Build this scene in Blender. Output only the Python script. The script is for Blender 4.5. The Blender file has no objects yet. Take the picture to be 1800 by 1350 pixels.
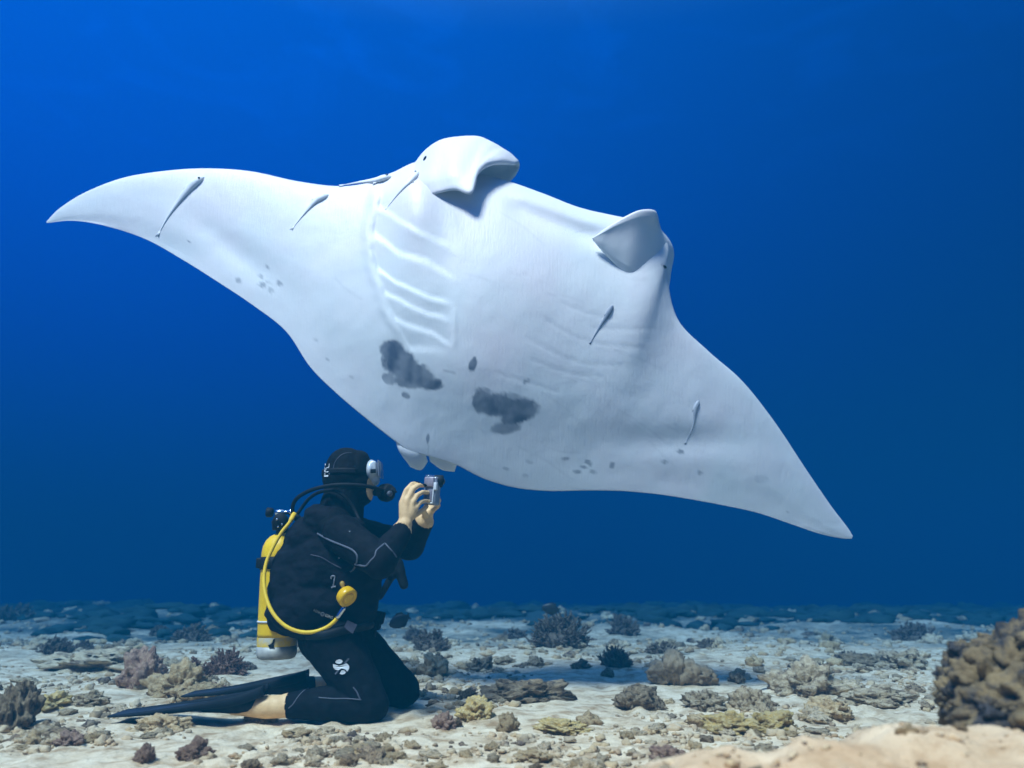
import bpy, bmesh, math, random
import numpy as np
from mathutils import Vector, Matrix, noise
from mathutils.bvhtree import BVHTree
from mathutils import geometry as mgeo

random.seed(7); np.random.seed(7)
scene = bpy.context.scene
COL = scene.collection
R = math.radians

# ------------------------------------------------------------------ camera
FPX, CX, CY = 1413.0, 900.0, 675.0        # focal length in pixels of the 1800x1350 photograph
CAM_H = 0.60
PITCH = math.atan((1010 - CY) / FPX)
cd = bpy.data.cameras.new('camera')
cam = bpy.data.objects.new('camera', cd); COL.objects.link(cam)
cd.sensor_width = 36.0; cd.lens = 36.0 * FPX / 1800.0
cd.clip_start = 0.05; cd.clip_end = 600
cam.location = (0, 0, CAM_H); cam.rotation_euler = (math.pi/2 + PITCH, 0, 0)
cd.dof.use_dof = True; cd.dof.focus_distance = 3.85; cd.dof.aperture_fstop = 1.7
scene.camera = cam

# ------------------------------------------------------------------ world: open water lit from the surface
SUN_DIR = Vector((-0.30, -0.42, 0.85)).normalized()     # towards the sun
w = bpy.data.worlds.new('World'); scene.world = w; w.use_nodes = True
nt = w.node_tree; nt.nodes.clear()
def N(tree, t, **kw):
    n = tree.nodes.new(t)
    for k, v in kw.items(): setattr(n, k, v)
    return n
out = N(nt, 'ShaderNodeOutputWorld'); bg = N(nt, 'ShaderNodeBackground')
tc = N(nt, 'ShaderNodeTexCoord'); sep = N(nt, 'ShaderNodeSeparateXYZ')
nt.links.new(tc.outputs['Generated'], sep.inputs[0])
mr = N(nt, 'ShaderNodeMapRange'); mr.inputs['From Min'].default_value = -1; mr.inputs['From Max'].default_value = 1
nt.links.new(sep.outputs['Z'], mr.inputs['Value'])
ramp = N(nt, 'ShaderNodeValToRGB'); cr = ramp.color_ramp
stops = [(0.0, (0.0, 0.025, 0.07)), (0.47, (0.0, 0.036, 0.12)), (0.55, (0.0, 0.038, 0.19)), (0.62, (0.0, 0.042, 0.27)), (0.70, (0.0, 0.060, 0.35)),
         (0.80, (0.0, 0.086, 0.43)), (0.90, (0.06, 0.25, 0.58)), (1.0, (0.25, 0.50, 0.75))]
cr.elements[0].position = 0.0; cr.elements[0].color = (*stops[0][1], 1)
cr.elements[1].position = 1.0; cr.elements[1].color = (*stops[-1][1], 1)
for p, c in stops[1:-1]:
    e = cr.elements.new(p); e.color = (*c, 1)
nt.links.new(mr.outputs[0], ramp.inputs[0])
# the water is brighter on the side the sun stands
dotn = N(nt, 'ShaderNodeVectorMath', operation='DOT_PRODUCT'); nt.links.new(tc.outputs['Generated'], dotn.inputs[0])
dotn.inputs[1].default_value = (-1.0, 0.0, 0.0)
azi = N(nt, 'ShaderNodeMapRange'); azi.inputs['From Min'].default_value = -1; azi.inputs['From Max'].default_value = 1
azi.inputs['To Min'].default_value = 0.13; azi.inputs['To Max'].default_value = 1.50
nt.links.new(dotn.outputs['Value'], azi.inputs['Value'])
# faint ripple of the surface overhead: direction projected on the plane of the surface
zmax = N(nt, 'ShaderNodeMath', operation='MAXIMUM'); zmax.inputs[1].default_value = 0.08; nt.links.new(sep.outputs['Z'], zmax.inputs[0])
dvx = N(nt, 'ShaderNodeMath', operation='DIVIDE'); nt.links.new(sep.outputs['X'], dvx.inputs[0]); nt.links.new(zmax.outputs[0], dvx.inputs[1])
dvy = N(nt, 'ShaderNodeMath', operation='DIVIDE'); nt.links.new(sep.outputs['Y'], dvy.inputs[0]); nt.links.new(zmax.outputs[0], dvy.inputs[1])
cmb = N(nt, 'ShaderNodeCombineXYZ'); nt.links.new(dvx.outputs[0], cmb.inputs[0]); nt.links.new(dvy.outputs[0], cmb.inputs[1])
rip = N(nt, 'ShaderNodeTexNoise'); rip.inputs['Scale'].default_value = 4.2; rip.inputs['Detail'].default_value = 4; rip.inputs['Distortion'].default_value = 1.2
nt.links.new(cmb.outputs[0], rip.inputs['Vector'])
ripr = N(nt, 'ShaderNodeMapRange'); ripr.inputs['From Min'].default_value = 0.50; ripr.inputs['From Max'].default_value = 0.80
nt.links.new(rip.outputs['Fac'], ripr.inputs['Value'])
ripz = N(nt, 'ShaderNodeMapRange'); ripz.inputs['From Min'].default_value = 0.40; ripz.inputs['From Max'].default_value = 0.75
ripz.inputs['To Min'].default_value = 0.0; ripz.inputs['To Max'].default_value = 0.45
nt.links.new(sep.outputs['Z'], ripz.inputs['Value'])
ripm = N(nt, 'ShaderNodeMath', operation='MULTIPLY_ADD'); nt.links.new(ripr.outputs[0], ripm.inputs[0]); nt.links.new(ripz.outputs[0], ripm.inputs[1]); ripm.inputs[2].default_value = 1.0
fac = N(nt, 'ShaderNodeMath', operation='MULTIPLY'); nt.links.new(azi.outputs[0], fac.inputs[0]); nt.links.new(ripm.outputs[0], fac.inputs[1])
scl = N(nt, 'ShaderNodeVectorMath', operation='SCALE'); nt.links.new(ramp.outputs[0], scl.inputs[0]); nt.links.new(fac.outputs[0], scl.inputs['Scale'])
# the daylight sky seen through the window of the surface straight overhead
sky = N(nt, 'ShaderNodeTexSky', sky_type='NISHITA'); sky.sun_disc = False
sky.sun_elevation = math.asin(SUN_DIR.z); sky.sun_rotation = math.atan2(SUN_DIR.x, SUN_DIR.y)
win = N(nt, 'ShaderNodeMapRange'); win.inputs['From Min'].default_value = 0.62; win.inputs['From Max'].default_value = 0.92
win.inputs['To Min'].default_value = 0.0; win.inputs['To Max'].default_value = 0.10
nt.links.new(sep.outputs['Z'], win.inputs['Value'])
skl = N(nt, 'ShaderNodeVectorMath', operation='SCALE'); nt.links.new(sky.outputs[0], skl.inputs[0]); nt.links.new(win.outputs[0], skl.inputs['Scale'])
addn = N(nt, 'ShaderNodeVectorMath', operation='ADD'); nt.links.new(scl.outputs[0], addn.inputs[0]); nt.links.new(skl.outputs[0], addn.inputs[1])
nt.links.new(addn.outputs[0], bg.inputs['Color']); bg.inputs['Strength'].default_value = 0.74
nt.links.new(bg.outputs[0], out.inputs['Surface'])

# ------------------------------------------------------------------ sun
sd = bpy.data.lights.new('sun', 'SUN'); sd.energy = 5.0; sd.angle = R(15); sd.color = (1.0, 0.76, 0.58)
sun = bpy.data.objects.new('sun', sd); COL.objects.link(sun)
sun.rotation_euler = SUN_DIR.to_track_quat('Z', 'Y').to_euler(); sun.location = SUN_DIR * 20

# ------------------------------------------------------------------ colour management and sampling
vs = scene.view_settings
vs.view_transform = 'Standard'; vs.look = 'None'; vs.exposure = 1.30; vs.gamma = 1.0; vs.use_curve_mapping = False
scene.render.engine = 'CYCLES'
cy = scene.cycles
cy.use_denoising = True
try: cy.denoiser = 'OPENIMAGEDENOISE'
except Exception: pass
cy.max_bounces = 5; cy.diffuse_bounces = 3; cy.glossy_bounces = 2; cy.transmission_bounces = 4; cy.transparent_max_bounces = 6
cy.volume_bounces = 1
cy.use_adaptive_sampling = True; cy.adaptive_threshold = 0.012

# ================================================================== helpers
FWD = Vector((0, math.cos(PITCH), math.sin(PITCH))); UP = Vector((0, -math.sin(PITCH), math.cos(PITCH)))
CAM = Vector((0, 0, CAM_H))
def ray(px, py):
    return FWD + Vector((1, 0, 0)) * ((px - CX) / FPX) + UP * ((CY - py) / FPX)
def P(px, py, Y):
    d = ray(px, py); return CAM + d * (Y / d.y)
def to_px(v):
    d = Vector(v) - CAM; z = d.dot(FWD)
    return CX + FPX * d.x / z, CY - FPX * d.dot(UP) / z
def catmull(pts, n):
    pts = np.asarray(pts, float); m = len(pts)
    t = np.linspace(0, m - 1, n)
    return catmull_at(pts, t)
def catmull_at(pts, t):
    pts = np.asarray(pts, float); m = len(pts)
    i = np.clip(np.floor(t).astype(int), 0, m - 2); u = (t - i)
    shp = (-1,) + (1,) * (pts.ndim - 1); u = u.reshape(shp)
    def g(k): return pts[np.clip(k, 0, m - 1)]
    p0 = np.where((i - 1 < 0).reshape(shp), 2 * g(i) - g(i + 1), g(i - 1))
    p3 = np.where((i + 2 > m - 1).reshape(shp), 2 * g(i + 1) - g(i), g(i + 2))
    p1, p2 = g(i), g(i + 1)
    return 0.5 * ((2 * p1) + (-p0 + p2) * u + (2*p0 - 5*p1 + 4*p2 - p3) * u**2 + (-p0 + 3*p1 - 3*p2 + p3) * u**3)
def sstep(a, b, x):
    t = np.clip((np.asarray(x, float) - a) / (b - a), 0, 1); return t * t * (3 - 2 * t)

def new_mesh(name, V, F, smooth=True):
    me = bpy.data.meshes.new(name)
    me.from_pydata([tuple(v) for v in V], [], [tuple(f) for f in F])
    me.validate(); me.update()
    if smooth: me.polygons.foreach_set('use_smooth', [True] * len(me.polygons))
    return me
def link(name, me, mat=None, parent=None):
    o = bpy.data.objects.new(name, me); COL.objects.link(o)
    if mat is not None and me is not None and len(me.materials) == 0: me.materials.append(mat)
    if parent is not None:
        o.parent = parent
        o.matrix_parent_inverse = Matrix.Translation(parent.location).inverted()
    return o
def empty(name, loc, label, cat, group=None):
    o = bpy.data.objects.new(name, None); COL.objects.link(o); o.location = loc; o.empty_display_size = 0.1
    return tag(o, label, cat, group)
def tag(o, label, cat, group=None, kind=None):
    if label: o['label'] = label
    if cat: o['category'] = cat
    if group: o['group'] = group
    if kind: o['kind'] = kind
    return o

class MB:
    """collects shapes into one vertex / face list"""
    def __init__(s): s.V = []; s.F = []
    def add(s, V, F):
        o = len(s.V); s.V += [tuple(v) for v in V]; s.F += [tuple(i + o for i in f) for f in F]
    def ell(s, c, r, rot=None, nu=20, nv=12):
        V = []; F = []
        M = rot if rot is not None else Matrix.Identity(3)
        c = Vector(c)
        V.append(c + M @ Vector((0, 0, r[2])))
        for j in range(1, nv):
            a = math.pi * j / nv
            for i in range(nu):
                b = 2 * math.pi * i / nu
                V.append(c + M @ Vector((r[0]*math.sin(a)*math.cos(b), r[1]*math.sin(a)*math.sin(b), r[2]*math.cos(a))))
        V.append(c + M @ Vector((0, 0, -r[2]))); last = len(V) - 1
        for i in range(nu):
            F.append((0, 1 + i, 1 + (i + 1) % nu))
            F.append((last, 1 + (nv-2)*nu + (i+1) % nu, 1 + (nv-2)*nu + i))
        for j in range(nv - 2):
            for i in range(nu):
                a, b = 1 + j*nu + i, 1 + j*nu + (i+1) % nu
                F.append((a, a + nu, b + nu, b))
        s.add(V, F)
    def caps(s, p0, r0, p1, r1, n=14):
        s.tube([p0, p1], [r0, r1], n, round_ends=True)
    def tube(s, pts, rad, n=10, round_ends=False, flat=1.0, flat_dir=None):
        pts = [Vector(p) for p in pts]; m = len(pts)
        if not hasattr(rad, '__len__'): rad = [rad] * m
        rad = list(rad)
        if round_ends:
            d0 = (pts[0] - pts[1]).normalized(); d1 = (pts[-1] - pts[-2]).normalized()
            a = [pts[0] + d0 * rad[0] * math.sin(t) for t in (1.45, 1.1, 0.75, 0.4)]
            ra = [rad[0] * math.cos(t) for t in (1.45, 1.1, 0.75, 0.4)]
            b = [pts[-1] + d1 * rad[-1] * math.sin(t) for t in (0.4, 0.75, 1.1, 1.45)]
            rb = [rad[-1] * math.cos(t) for t in (0.4, 0.75, 1.1, 1.45)]
            pts = a + pts + b; rad = ra + rad + rb; m = len(pts)
        V = []; F = []
        nrm = None
        for k in range(m):
            if k == 0: d = pts[1] - pts[0]
            elif k == m - 1: d = pts[-1] - pts[-2]
            else: d = pts[k+1] - pts[k-1]
            d.normalize()
            if nrm is None:
                ref = Vector(flat_dir) if flat_dir is not None else (Vector((0, 0, 1)) if abs(d.z) < 0.9 else Vector((1, 0, 0)))
                nrm = (ref - d * ref.dot(d)).normalized()
            else:
                nrm = (nrm - d * nrm.dot(d)).normalized()
            bi = d.cross(nrm)
            for i in range(n):
                a = 2 * math.pi * i / n
                V.append(pts[k] + (nrm * math.cos(a) * flat + bi * math.sin(a)) * rad[k])
        for k in range(m - 1):
            for i in range(n):
                a, b = k*n + i, k*n + (i+1) % n
                F.append((a, b, b + n, a + n))
        F.append(tuple(range(n - 1, -1, -1))); F.append(tuple((m-1)*n + i for i in range(n)))
        s.add(V, F)
    def box(s, c, size, rot=None, bev=0.0):
        bm = bmesh.new(); bmesh.ops.create_cube(bm, size=1.0)
        for v in bm.verts: v.co = Vector((v.co.x*size[0], v.co.y*size[1], v.co.z*size[2]))
        if bev: bmesh.ops.bevel(bm, geom=list(bm.edges), offset=bev, segments=2, affect='EDGES', profile=0.6)
        M = rot if rot is not None else Matrix.Identity(3)
        bm.verts.index_update()
        s.add([M @ v.co + Vector(c) for v in bm.verts], [[v.index for v in f.verts] for f in bm.faces]); bm.free()
    def disc(s, c, axis, prof, n=28):
        """lathe: prof = [(along, radius)...] around axis through c"""
        ax = Vector(axis).normalized(); ref = Vector((0, 0, 1)) if abs(ax.z) < 0.9 else Vector((1, 0, 0))
        u = (ref - ax * ref.dot(ax)).normalized(); v = ax.cross(u); c = Vector(c)
        V = []; F = []
        for (h, r) in prof:
            for i in range(n):
                a = 2*math.pi*i/n
                V.append(c + ax*h + (u*math.cos(a) + v*math.sin(a))*r)
        m = len(prof)
        for k in range(m-1):
            for i in range(n):
                a, b = k*n+i, k*n+(i+1) % n
                F.append((a, b, b+n, a+n))
        F.append(tuple(range(n-1, -1, -1))); F.append(tuple((m-1)*n+i for i in range(n)))
        s.add(V, F)
    def mesh(s, name, smooth=True): return new_mesh(name, s.V, s.F, smooth)
    def build(s, name, mat, parent=None, smooth=True): return link(name, s.mesh(name, smooth), mat, parent)

def remesh(mb, name, voxel, smooth_it=4, fac=0.5):
    me = mb.mesh(name + '_src'); o = bpy.data.objects.new(name + '_tmp', me); COL.objects.link(o)
    m = o.modifiers.new('r', 'REMESH'); m.mode = 'VOXEL'; m.voxel_size = voxel; m.adaptivity = 0
    if smooth_it:
        k = o.modifiers.new('s', 'SMOOTH'); k.factor = fac; k.iterations = smooth_it
    dg = bpy.context.evaluated_depsgraph_get(); dg.update()
    res = bpy.data.meshes.new_from_object(o.evaluated_get(dg)); res.name = name
    bpy.data.objects.remove(o); bpy.data.meshes.remove(me)
    res.polygons.foreach_set('use_smooth', [True] * len(res.polygons))
    return res
def bvh_of(me):
    return BVHTree.FromPolygons([v.co.copy() for v in me.vertices], [tuple(p.vertices) for p in me.polygons])
def cast(bvh, px, py):
    d = ray(px, py).normalized(); h = bvh.ray_cast(CAM, d)
    return (h[0], h[1]) if h[0] is not None else (None, None)
def cast_all(bvhs, px, py):
    best = None
    for b in bvhs:
        l, n = cast(b, px, py)
        if l is not None and (best is None or (l - CAM).length < (best[0] - CAM).length): best = (l, n)
    return best if best else (None, None)
def gridmesh(G):
    G = np.asarray(G); a, b = G.shape[:2]
    F = [(i*b+j, i*b+j+1, (i+1)*b+j+1, (i+1)*b+j) for i in range(a-1) for j in range(b-1)]
    return G.reshape(-1, 3).tolist(), F
def thick_sheet(G, th):
    """closed sheet of a control-interpolated surface G (a,b,3) with thickness th (scalar or (a,b)) tapering handled by caller"""
    G = np.asarray(G, float); a, b = G.shape[:2]
    du = np.gradient(G, axis=0); dv = np.gradient(G, axis=1)
    nn = np.cross(du, dv); ln = np.linalg.norm(nn, axis=2, keepdims=True); nn = nn / np.maximum(ln, 1e-9)
    t = (np.ones((a, b)) * th)[..., None]
    A = G + nn * t / 2; B = G - nn * t / 2
    V = A.reshape(-1, 3).tolist() + B.reshape(-1, 3).tolist(); o = a * b
    F = []
    for i in range(a-1):
        for j in range(b-1):
            q = (i*b+j, i*b+j+1, (i+1)*b+j+1, (i+1)*b+j)
            F.append(q); F.append(tuple(x + o for x in reversed(q)))
    for i in range(a-1):
        F.append((i*b, (i+1)*b, (i+1)*b+o, i*b+o)); F.append((i*b+b-1+o, (i+1)*b+b-1+o, (i+1)*b+b-1, i*b+b-1))
    for j in range(b-1):
        F.append((j+1, j, j+o, j+1+o)); F.append(((a-1)*b+j, (a-1)*b+j+1, (a-1)*b+j+1+o, (a-1)*b+j+o))
    return V, F
def refine(C, nu, nv):
    C = np.asarray(C, float)
    a = np.stack([catmull(C[:, j], nu) for j in range(C.shape[1])], axis=1)
    return np.stack([catmull(a[i], nv) for i in range(nu)], axis=0)

# ------------------------------------------------------------------ materials
def mat(name, c1, c2=None, rough=0.7, scale=20, detail=4, bump=0.0, bscale=60, metal=0.0, spec=0.4, lo=0.35, hi=0.65, c3=None, c3scale=4.0, c3lo=0.5, c3hi=0.65, coat=0.0, vary=0.0):
    m = bpy.data.materials.new(name); m.use_nodes = True; t = m.node_tree
    b = t.nodes['Principled BSDF']; L = t.links.new
    b.inputs['Roughness'].default_value = rough; b.inputs['Metallic'].default_value = metal
    b.inputs['Specular IOR Level'].default_value = spec
    if coat: b.inputs['Coat Weight'].default_value = coat
    co = N(t, 'ShaderNodeTexCoord'); src = co.outputs['Object']
    if c2 is None: c2 = tuple(x * 0.82 for x in c1)
    n = N(t, 'ShaderNodeTexNoise'); n.inputs['Scale'].default_value = scale; n.inputs['Detail'].default_value = detail; L(src, n.inputs['Vector'])
    r = N(t, 'ShaderNodeMapRange'); r.inputs['From Min'].default_value = lo; r.inputs['From Max'].default_value = hi; L(n.outputs['Fac'], r.inputs['Value'])
    mx = N(t, 'ShaderNodeMix', data_type='RGBA'); mx.inputs['A'].default_value = (*c1, 1); mx.inputs['B'].default_value = (*c2, 1); L(r.outputs[0], mx.inputs['Factor'])
    last = mx.outputs['Result']
    if c3 is not None:
        n3 = N(t, 'ShaderNodeTexNoise'); n3.inputs['Scale'].default_value = c3scale; n3.inputs['Detail'].default_value = 6; n3.inputs['Roughness'].default_value = 0.65; L(src, n3.inputs['Vector'])
        r3 = N(t, 'ShaderNodeMapRange'); r3.inputs['From Min'].default_value = c3lo; r3.inputs['From Max'].default_value = c3hi; L(n3.outputs['Fac'], r3.inputs['Value'])
        m3 = N(t, 'ShaderNodeMix', data_type='RGBA'); m3.inputs['B'].default_value = (*c3, 1); L(last, m3.inputs['A']); L(r3.outputs[0], m3.inputs['Factor']); last = m3.outputs['Result']
    if vary:
        oi = N(t, 'ShaderNodeObjectInfo'); vr = N(t, 'ShaderNodeMapRange'); vr.inputs['To Min'].default_value = 1 - vary; vr.inputs['To Max'].default_value = 1 + vary; L(oi.outputs['Random'], vr.inputs['Value'])
        vm_ = N(t, 'ShaderNodeVectorMath', operation='SCALE'); L(last, vm_.inputs[0]); L(vr.outputs[0], vm_.inputs['Scale']); last = vm_.outputs[0]
    L(last, b.inputs['Base Color'])
    if bump:
        nb = N(t, 'ShaderNodeTexNoise'); nb.inputs['Scale'].default_value = bscale; nb.inputs['Detail'].default_value = 6; nb.inputs['Roughness'].default_value = 0.62; L(src, nb.inputs['Vector'])
        bp = N(t, 'ShaderNodeBump'); bp.inputs['Strength'].default_value = 1.0; bp.inputs['Distance'].default_value = bump; L(nb.outputs['Fac'], bp.inputs['Height']); L(bp.outputs[0], b.inputs['Normal'])
    return m
M = {}
M['sand'] = mat('sand', (0.85, 0.67, 0.44), (0.70, 0.52, 0.32), 0.95, 7.0, 10, 0.016, 30, spec=0.1, c3=(0.40, 0.25, 0.125), c3scale=9.0, c3lo=0.46, c3hi=0.66)
M['neoprene'] = mat('neoprene', (0.006, 0.006, 0.008), (0.010, 0.010, 0.013), 0.75, 30, 3, 0.0015, 90, spec=0.05)
M['skin'] = mat('skin', (0.84, 0.55, 0.27), (0.72, 0.45, 0.21), 0.55, 40, 3, 0.0008, 220, spec=0.3)
M['vest'] = mat('vest_fabric', (0.006, 0.006, 0.009), (0.011, 0.011, 0.016), 0.8, 18, 4, 0.004, 40, spec=0.06)
M['piping'] = mat('grey_piping', (0.10, 0.11, 0.14), None, 0.6, 40)
M['darkpiping'] = mat('dark_piping', (0.06, 0.06, 0.09), None, 0.6, 40)
M['print'] = mat('white_print', (0.72, 0.74, 0.74), (0.60, 0.62, 0.63), 0.6, 60)
M['dimprint'] = mat('worn_print', (0.30, 0.31, 0.34), (0.16, 0.17, 0.2), 0.6, 180)
M['greyprint'] = mat('grey_print', (0.22, 0.23, 0.27), None, 0.6, 60)
M['yellow'] = mat('yellow_paint', (0.92, 0.58, 0.010), (0.84, 0.50, 0.008), 0.42, 14, 5, 0.0006, 60, c3=(0.50, 0.45, 0.30), c3scale=16, c3lo=0.66, c3hi=0.76)
M['yellowhose'] = mat('yellow_rubber', (0.92, 0.60, 0.025), (0.82, 0.50, 0.02), 0.5, 30)
M['yellowplastic'] = mat('yellow_plastic', (0.85, 0.50, 0.008), (0.80, 0.44, 0.005), 0.3, 20)
M['baremetal'] = mat('pale_bare_metal', (0.52, 0.50, 0.42), (0.38, 0.37, 0.33), 0.55, 30, 6, 0.0006, 50, metal=0.2)
M['chrome'] = mat('chrome', (0.75, 0.76, 0.78), (0.6, 0.6, 0.62), 0.18, 30, metal=1.0)
M['rubber'] = mat('black_rubber', (0.008, 0.008, 0.010), (0.014, 0.014, 0.017), 0.6, 30, 3, 0.0006, 80, spec=0.12)
M['fin'] = mat('blue_grey_fin', (0.014, 0.016, 0.022), (0.009, 0.011, 0.016), 0.7, 12, 4, 0.0008, 50, spec=0.12)
M['finblade'] = mat('fin_blade', (0.030, 0.037, 0.052), (0.018, 0.023, 0.034), 0.65, 10, 4, 0.0006, 50, spec=0.15)
M['silicone'] = mat('milky_silicone', (0.62, 0.66, 0.68), (0.50, 0.55, 0.60), 0.3, 20, spec=0.5, coat=0.4)
M['cambody'] = mat('camera_metal', (0.42, 0.36, 0.38), (0.30, 0.25, 0.28), 0.4, 45, metal=0.3)
M['housing'] = mat('clear_housing_edge', (0.30, 0.31, 0.35), (0.20, 0.21, 0.26), 0.2, 30, spec=0.6, coat=0.5)
M['remora'] = mat('remora_skin', (0.86, 0.86, 0.86), (0.76, 0.77, 0.78), 0.5, 14, 4, 0.0006, 80)
M['darkremora'] = mat('dark_remora_skin', (0.09, 0.11, 0.17), (0.22, 0.25, 0.31), 0.5, 9, 2)
M['greyremora'] = mat('grey_remora_skin', (0.44, 0.46, 0.50), (0.36, 0.38, 0.43), 0.5, 14, 4)
M['eye'] = mat('dark_eye', (0.012, 0.014, 0.02), None, 0.2, 30, spec=0.6)
M['fish'] = mat('dark_fish', (0.012, 0.014, 0.02), (0.025, 0.027, 0.03), 0.5, 30)
M['rock_tan'] = mat('tan_rock', (0.58, 0.37, 0.17), (0.74, 0.54, 0.30), 0.95, 6, 9, 0.012, 16, spec=0.1, c3=(0.24, 0.14, 0.07), c3scale=3.2, c3lo=0.50, c3hi=0.66, vary=0.25)
M['rock_grey'] = mat('grey_rock', (0.48, 0.34, 0.19), (0.66, 0.51, 0.32), 0.95, 6, 9, 0.012, 16, spec=0.1, c3=(0.19, 0.12, 0.07), c3scale=3.2, c3lo=0.47, c3hi=0.62, vary=0.25)
M['rock_dark'] = mat('dark_rock', (0.26, 0.175, 0.10), (0.44, 0.32, 0.19), 0.95, 6, 9, 0.012, 16, spec=0.1, c3=(0.09, 0.06, 0.042), c3scale=3.2, c3lo=0.48, c3hi=0.62, vary=0.25)
M['rock_purple'] = mat('purple_rock', (0.36, 0.20, 0.14), (0.52, 0.34, 0.22), 0.95, 6, 9, 0.012, 16, spec=0.1, c3=(0.14, 0.075, 0.06), c3scale=3.2, c3lo=0.5, c3hi=0.65, vary=0.25)
M['rock_yellow'] = mat('yellow_rock', (0.66, 0.42, 0.12), (0.74, 0.56, 0.28), 0.95, 6, 9, 0.012, 16, spec=0.1, c3=(0.26, 0.16, 0.06), c3scale=3.2, c3lo=0.52, c3hi=0.68, vary=0.25)
M['rubble'] = mat('coral_rubble', (0.64, 0.44, 0.23), (0.80, 0.62, 0.40), 0.95, 5, 8, 0.010, 18, spec=0.1, c3=(0.14, 0.10, 0.07), c3scale=3.0, c3lo=0.50, c3hi=0.66, vary=0.3)
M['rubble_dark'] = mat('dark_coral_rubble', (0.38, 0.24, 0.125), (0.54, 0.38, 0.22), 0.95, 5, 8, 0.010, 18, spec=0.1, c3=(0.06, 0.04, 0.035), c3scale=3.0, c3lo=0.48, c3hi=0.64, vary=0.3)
M['coral_brown'] = mat('brown_coral', (0.17, 0.085, 0.06), (0.26, 0.15, 0.10), 0.9, 30, 4, 0.003, 90, spec=0.1)
M['coral_dark'] = mat('dark_coral', (0.13, 0.09, 0.065), (0.21, 0.155, 0.11), 0.9, 30, 4, 0.003, 90, spec=0.1)

# ================================================================== the seabed
def turf_water_tint():
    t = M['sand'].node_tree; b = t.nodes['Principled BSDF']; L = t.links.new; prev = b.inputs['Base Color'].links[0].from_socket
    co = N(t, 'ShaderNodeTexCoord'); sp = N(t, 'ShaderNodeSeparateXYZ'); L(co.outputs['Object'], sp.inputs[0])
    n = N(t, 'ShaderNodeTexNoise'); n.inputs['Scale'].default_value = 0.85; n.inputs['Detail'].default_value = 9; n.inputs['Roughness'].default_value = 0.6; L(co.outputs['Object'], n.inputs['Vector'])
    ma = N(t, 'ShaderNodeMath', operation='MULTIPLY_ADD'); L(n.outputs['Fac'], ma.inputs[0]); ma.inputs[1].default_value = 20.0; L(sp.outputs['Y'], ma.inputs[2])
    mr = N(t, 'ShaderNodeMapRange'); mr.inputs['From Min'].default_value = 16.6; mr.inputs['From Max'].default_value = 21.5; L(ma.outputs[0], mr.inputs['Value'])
    mx = N(t, 'ShaderNodeMix', data_type='RGBA'); L(prev, mx.inputs['A']); mx.inputs['B'].default_value = (0.050, 0.080, 0.075, 1); L(mr.outputs[0], mx.inputs['Factor']); L(mx.outputs['Result'], b.inputs['Base Color'])  # far dark growth toned to the water's colour, painting haze into the seabed
    # near hump painted warmer, for less water in between, over coarse tan grit
    n2 = N(t, 'ShaderNodeTexNoise'); n2.inputs['Scale'].default_value = 5.0; n2.inputs['Detail'].default_value = 8; L(co.outputs['Object'], n2.inputs['Vector'])
    m2 = N(t, 'ShaderNodeMath', operation='MULTIPLY_ADD'); L(n2.outputs['Fac'], m2.inputs[0]); m2.inputs[1].default_value = 1.6; L(sp.outputs['Y'], m2.inputs[2])
    r2 = N(t, 'ShaderNodeMapRange'); r2.inputs['From Min'].default_value = 2.45; r2.inputs['From Max'].default_value = 3.3; r2.inputs['To Min'].default_value = 0.62; r2.inputs['To Max'].default_value = 0.0; L(m2.outputs[0], r2.inputs['Value'])
    x2 = N(t, 'ShaderNodeMix', data_type='RGBA'); L(mx.outputs['Result'], x2.inputs['A']); x2.inputs['B'].default_value = (0.52, 0.31, 0.155, 1); L(r2.outputs[0], x2.inputs['Factor']); L(x2.outputs['Result'], b.inputs['Base Color'])
turf_water_tint()
_rng = np.random.RandomState(3); _perm = np.concatenate([_rng.permutation(256)]*2); _ga = _rng.rand(256)*2*np.pi; _gx, _gy = np.cos(_ga), np.sin(_ga)
def gnz(x, y):
    """gradient noise on arrays"""
    x = np.asarray(x, float); y = np.asarray(y, float)
    xi = np.floor(x).astype(int); yi = np.floor(y).astype(int); fx = x - xi; fy = y - yi
    def g(a, c): h = _perm[(_perm[a & 255] + c) & 255]; return _gx[h], _gy[h]
    u = fx*fx*fx*(fx*(fx*6-15)+10); v = fy*fy*fy*(fy*(fy*6-15)+10)
    def dt(a, c, dx, dy): gx, gy = g(a, c); return gx*dx + gy*dy
    n00 = dt(xi, yi, fx, fy); n10 = dt(xi+1, yi, fx-1, fy); n01 = dt(xi, yi+1, fx, fy-1); n11 = dt(xi+1, yi+1, fx-1, fy-1)
    a_ = n00 + u*(n10-n00); b_ = n01 + u*(n11-n01); return (a_ + v*(b_-a_))*1.5
def fb(x, y, z, oct=4):
    r = 0.0; a_ = 1.0; f_ = 1.0
    for k in range(oct): r = r + a_*gnz(np.asarray(x)*f_ + z*7.3 + k*11.7, np.asarray(y)*f_ + z*3.1 + k*5.3); a_ *= 0.5; f_ *= 2.0
    return r
def Hv(x, y):
    x = np.asarray(x, float); y = np.asarray(y, float)
    z = 0.030*fb(x*0.8, y*0.8, 1.3)*(0.5 + 0.5*sstep(3.9, 6.0, y)) + 0.16*sstep(6, 12, y)*fb(x*0.28, y*0.28, 9.1, 3)
    # the hump of sand close to the lens on the right
    rx = sstep(-0.45, 0.62, x); rid = 0.232 + 0.062*sstep(0.3, 1.3, x)
    z = z + rx*rid*np.exp(-((y - 1.85)/np.where(y > 1.85, 0.42, 0.6))**2)*(1 + 0.16*fb(x*4, y*4, 4.4))
    # far off the floor falls away
    d = np.clip(y - 12, 0, None); return z - 0.03*d - 0.0007*d**2
def H(x, y): return float(Hv(x, y))
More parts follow.
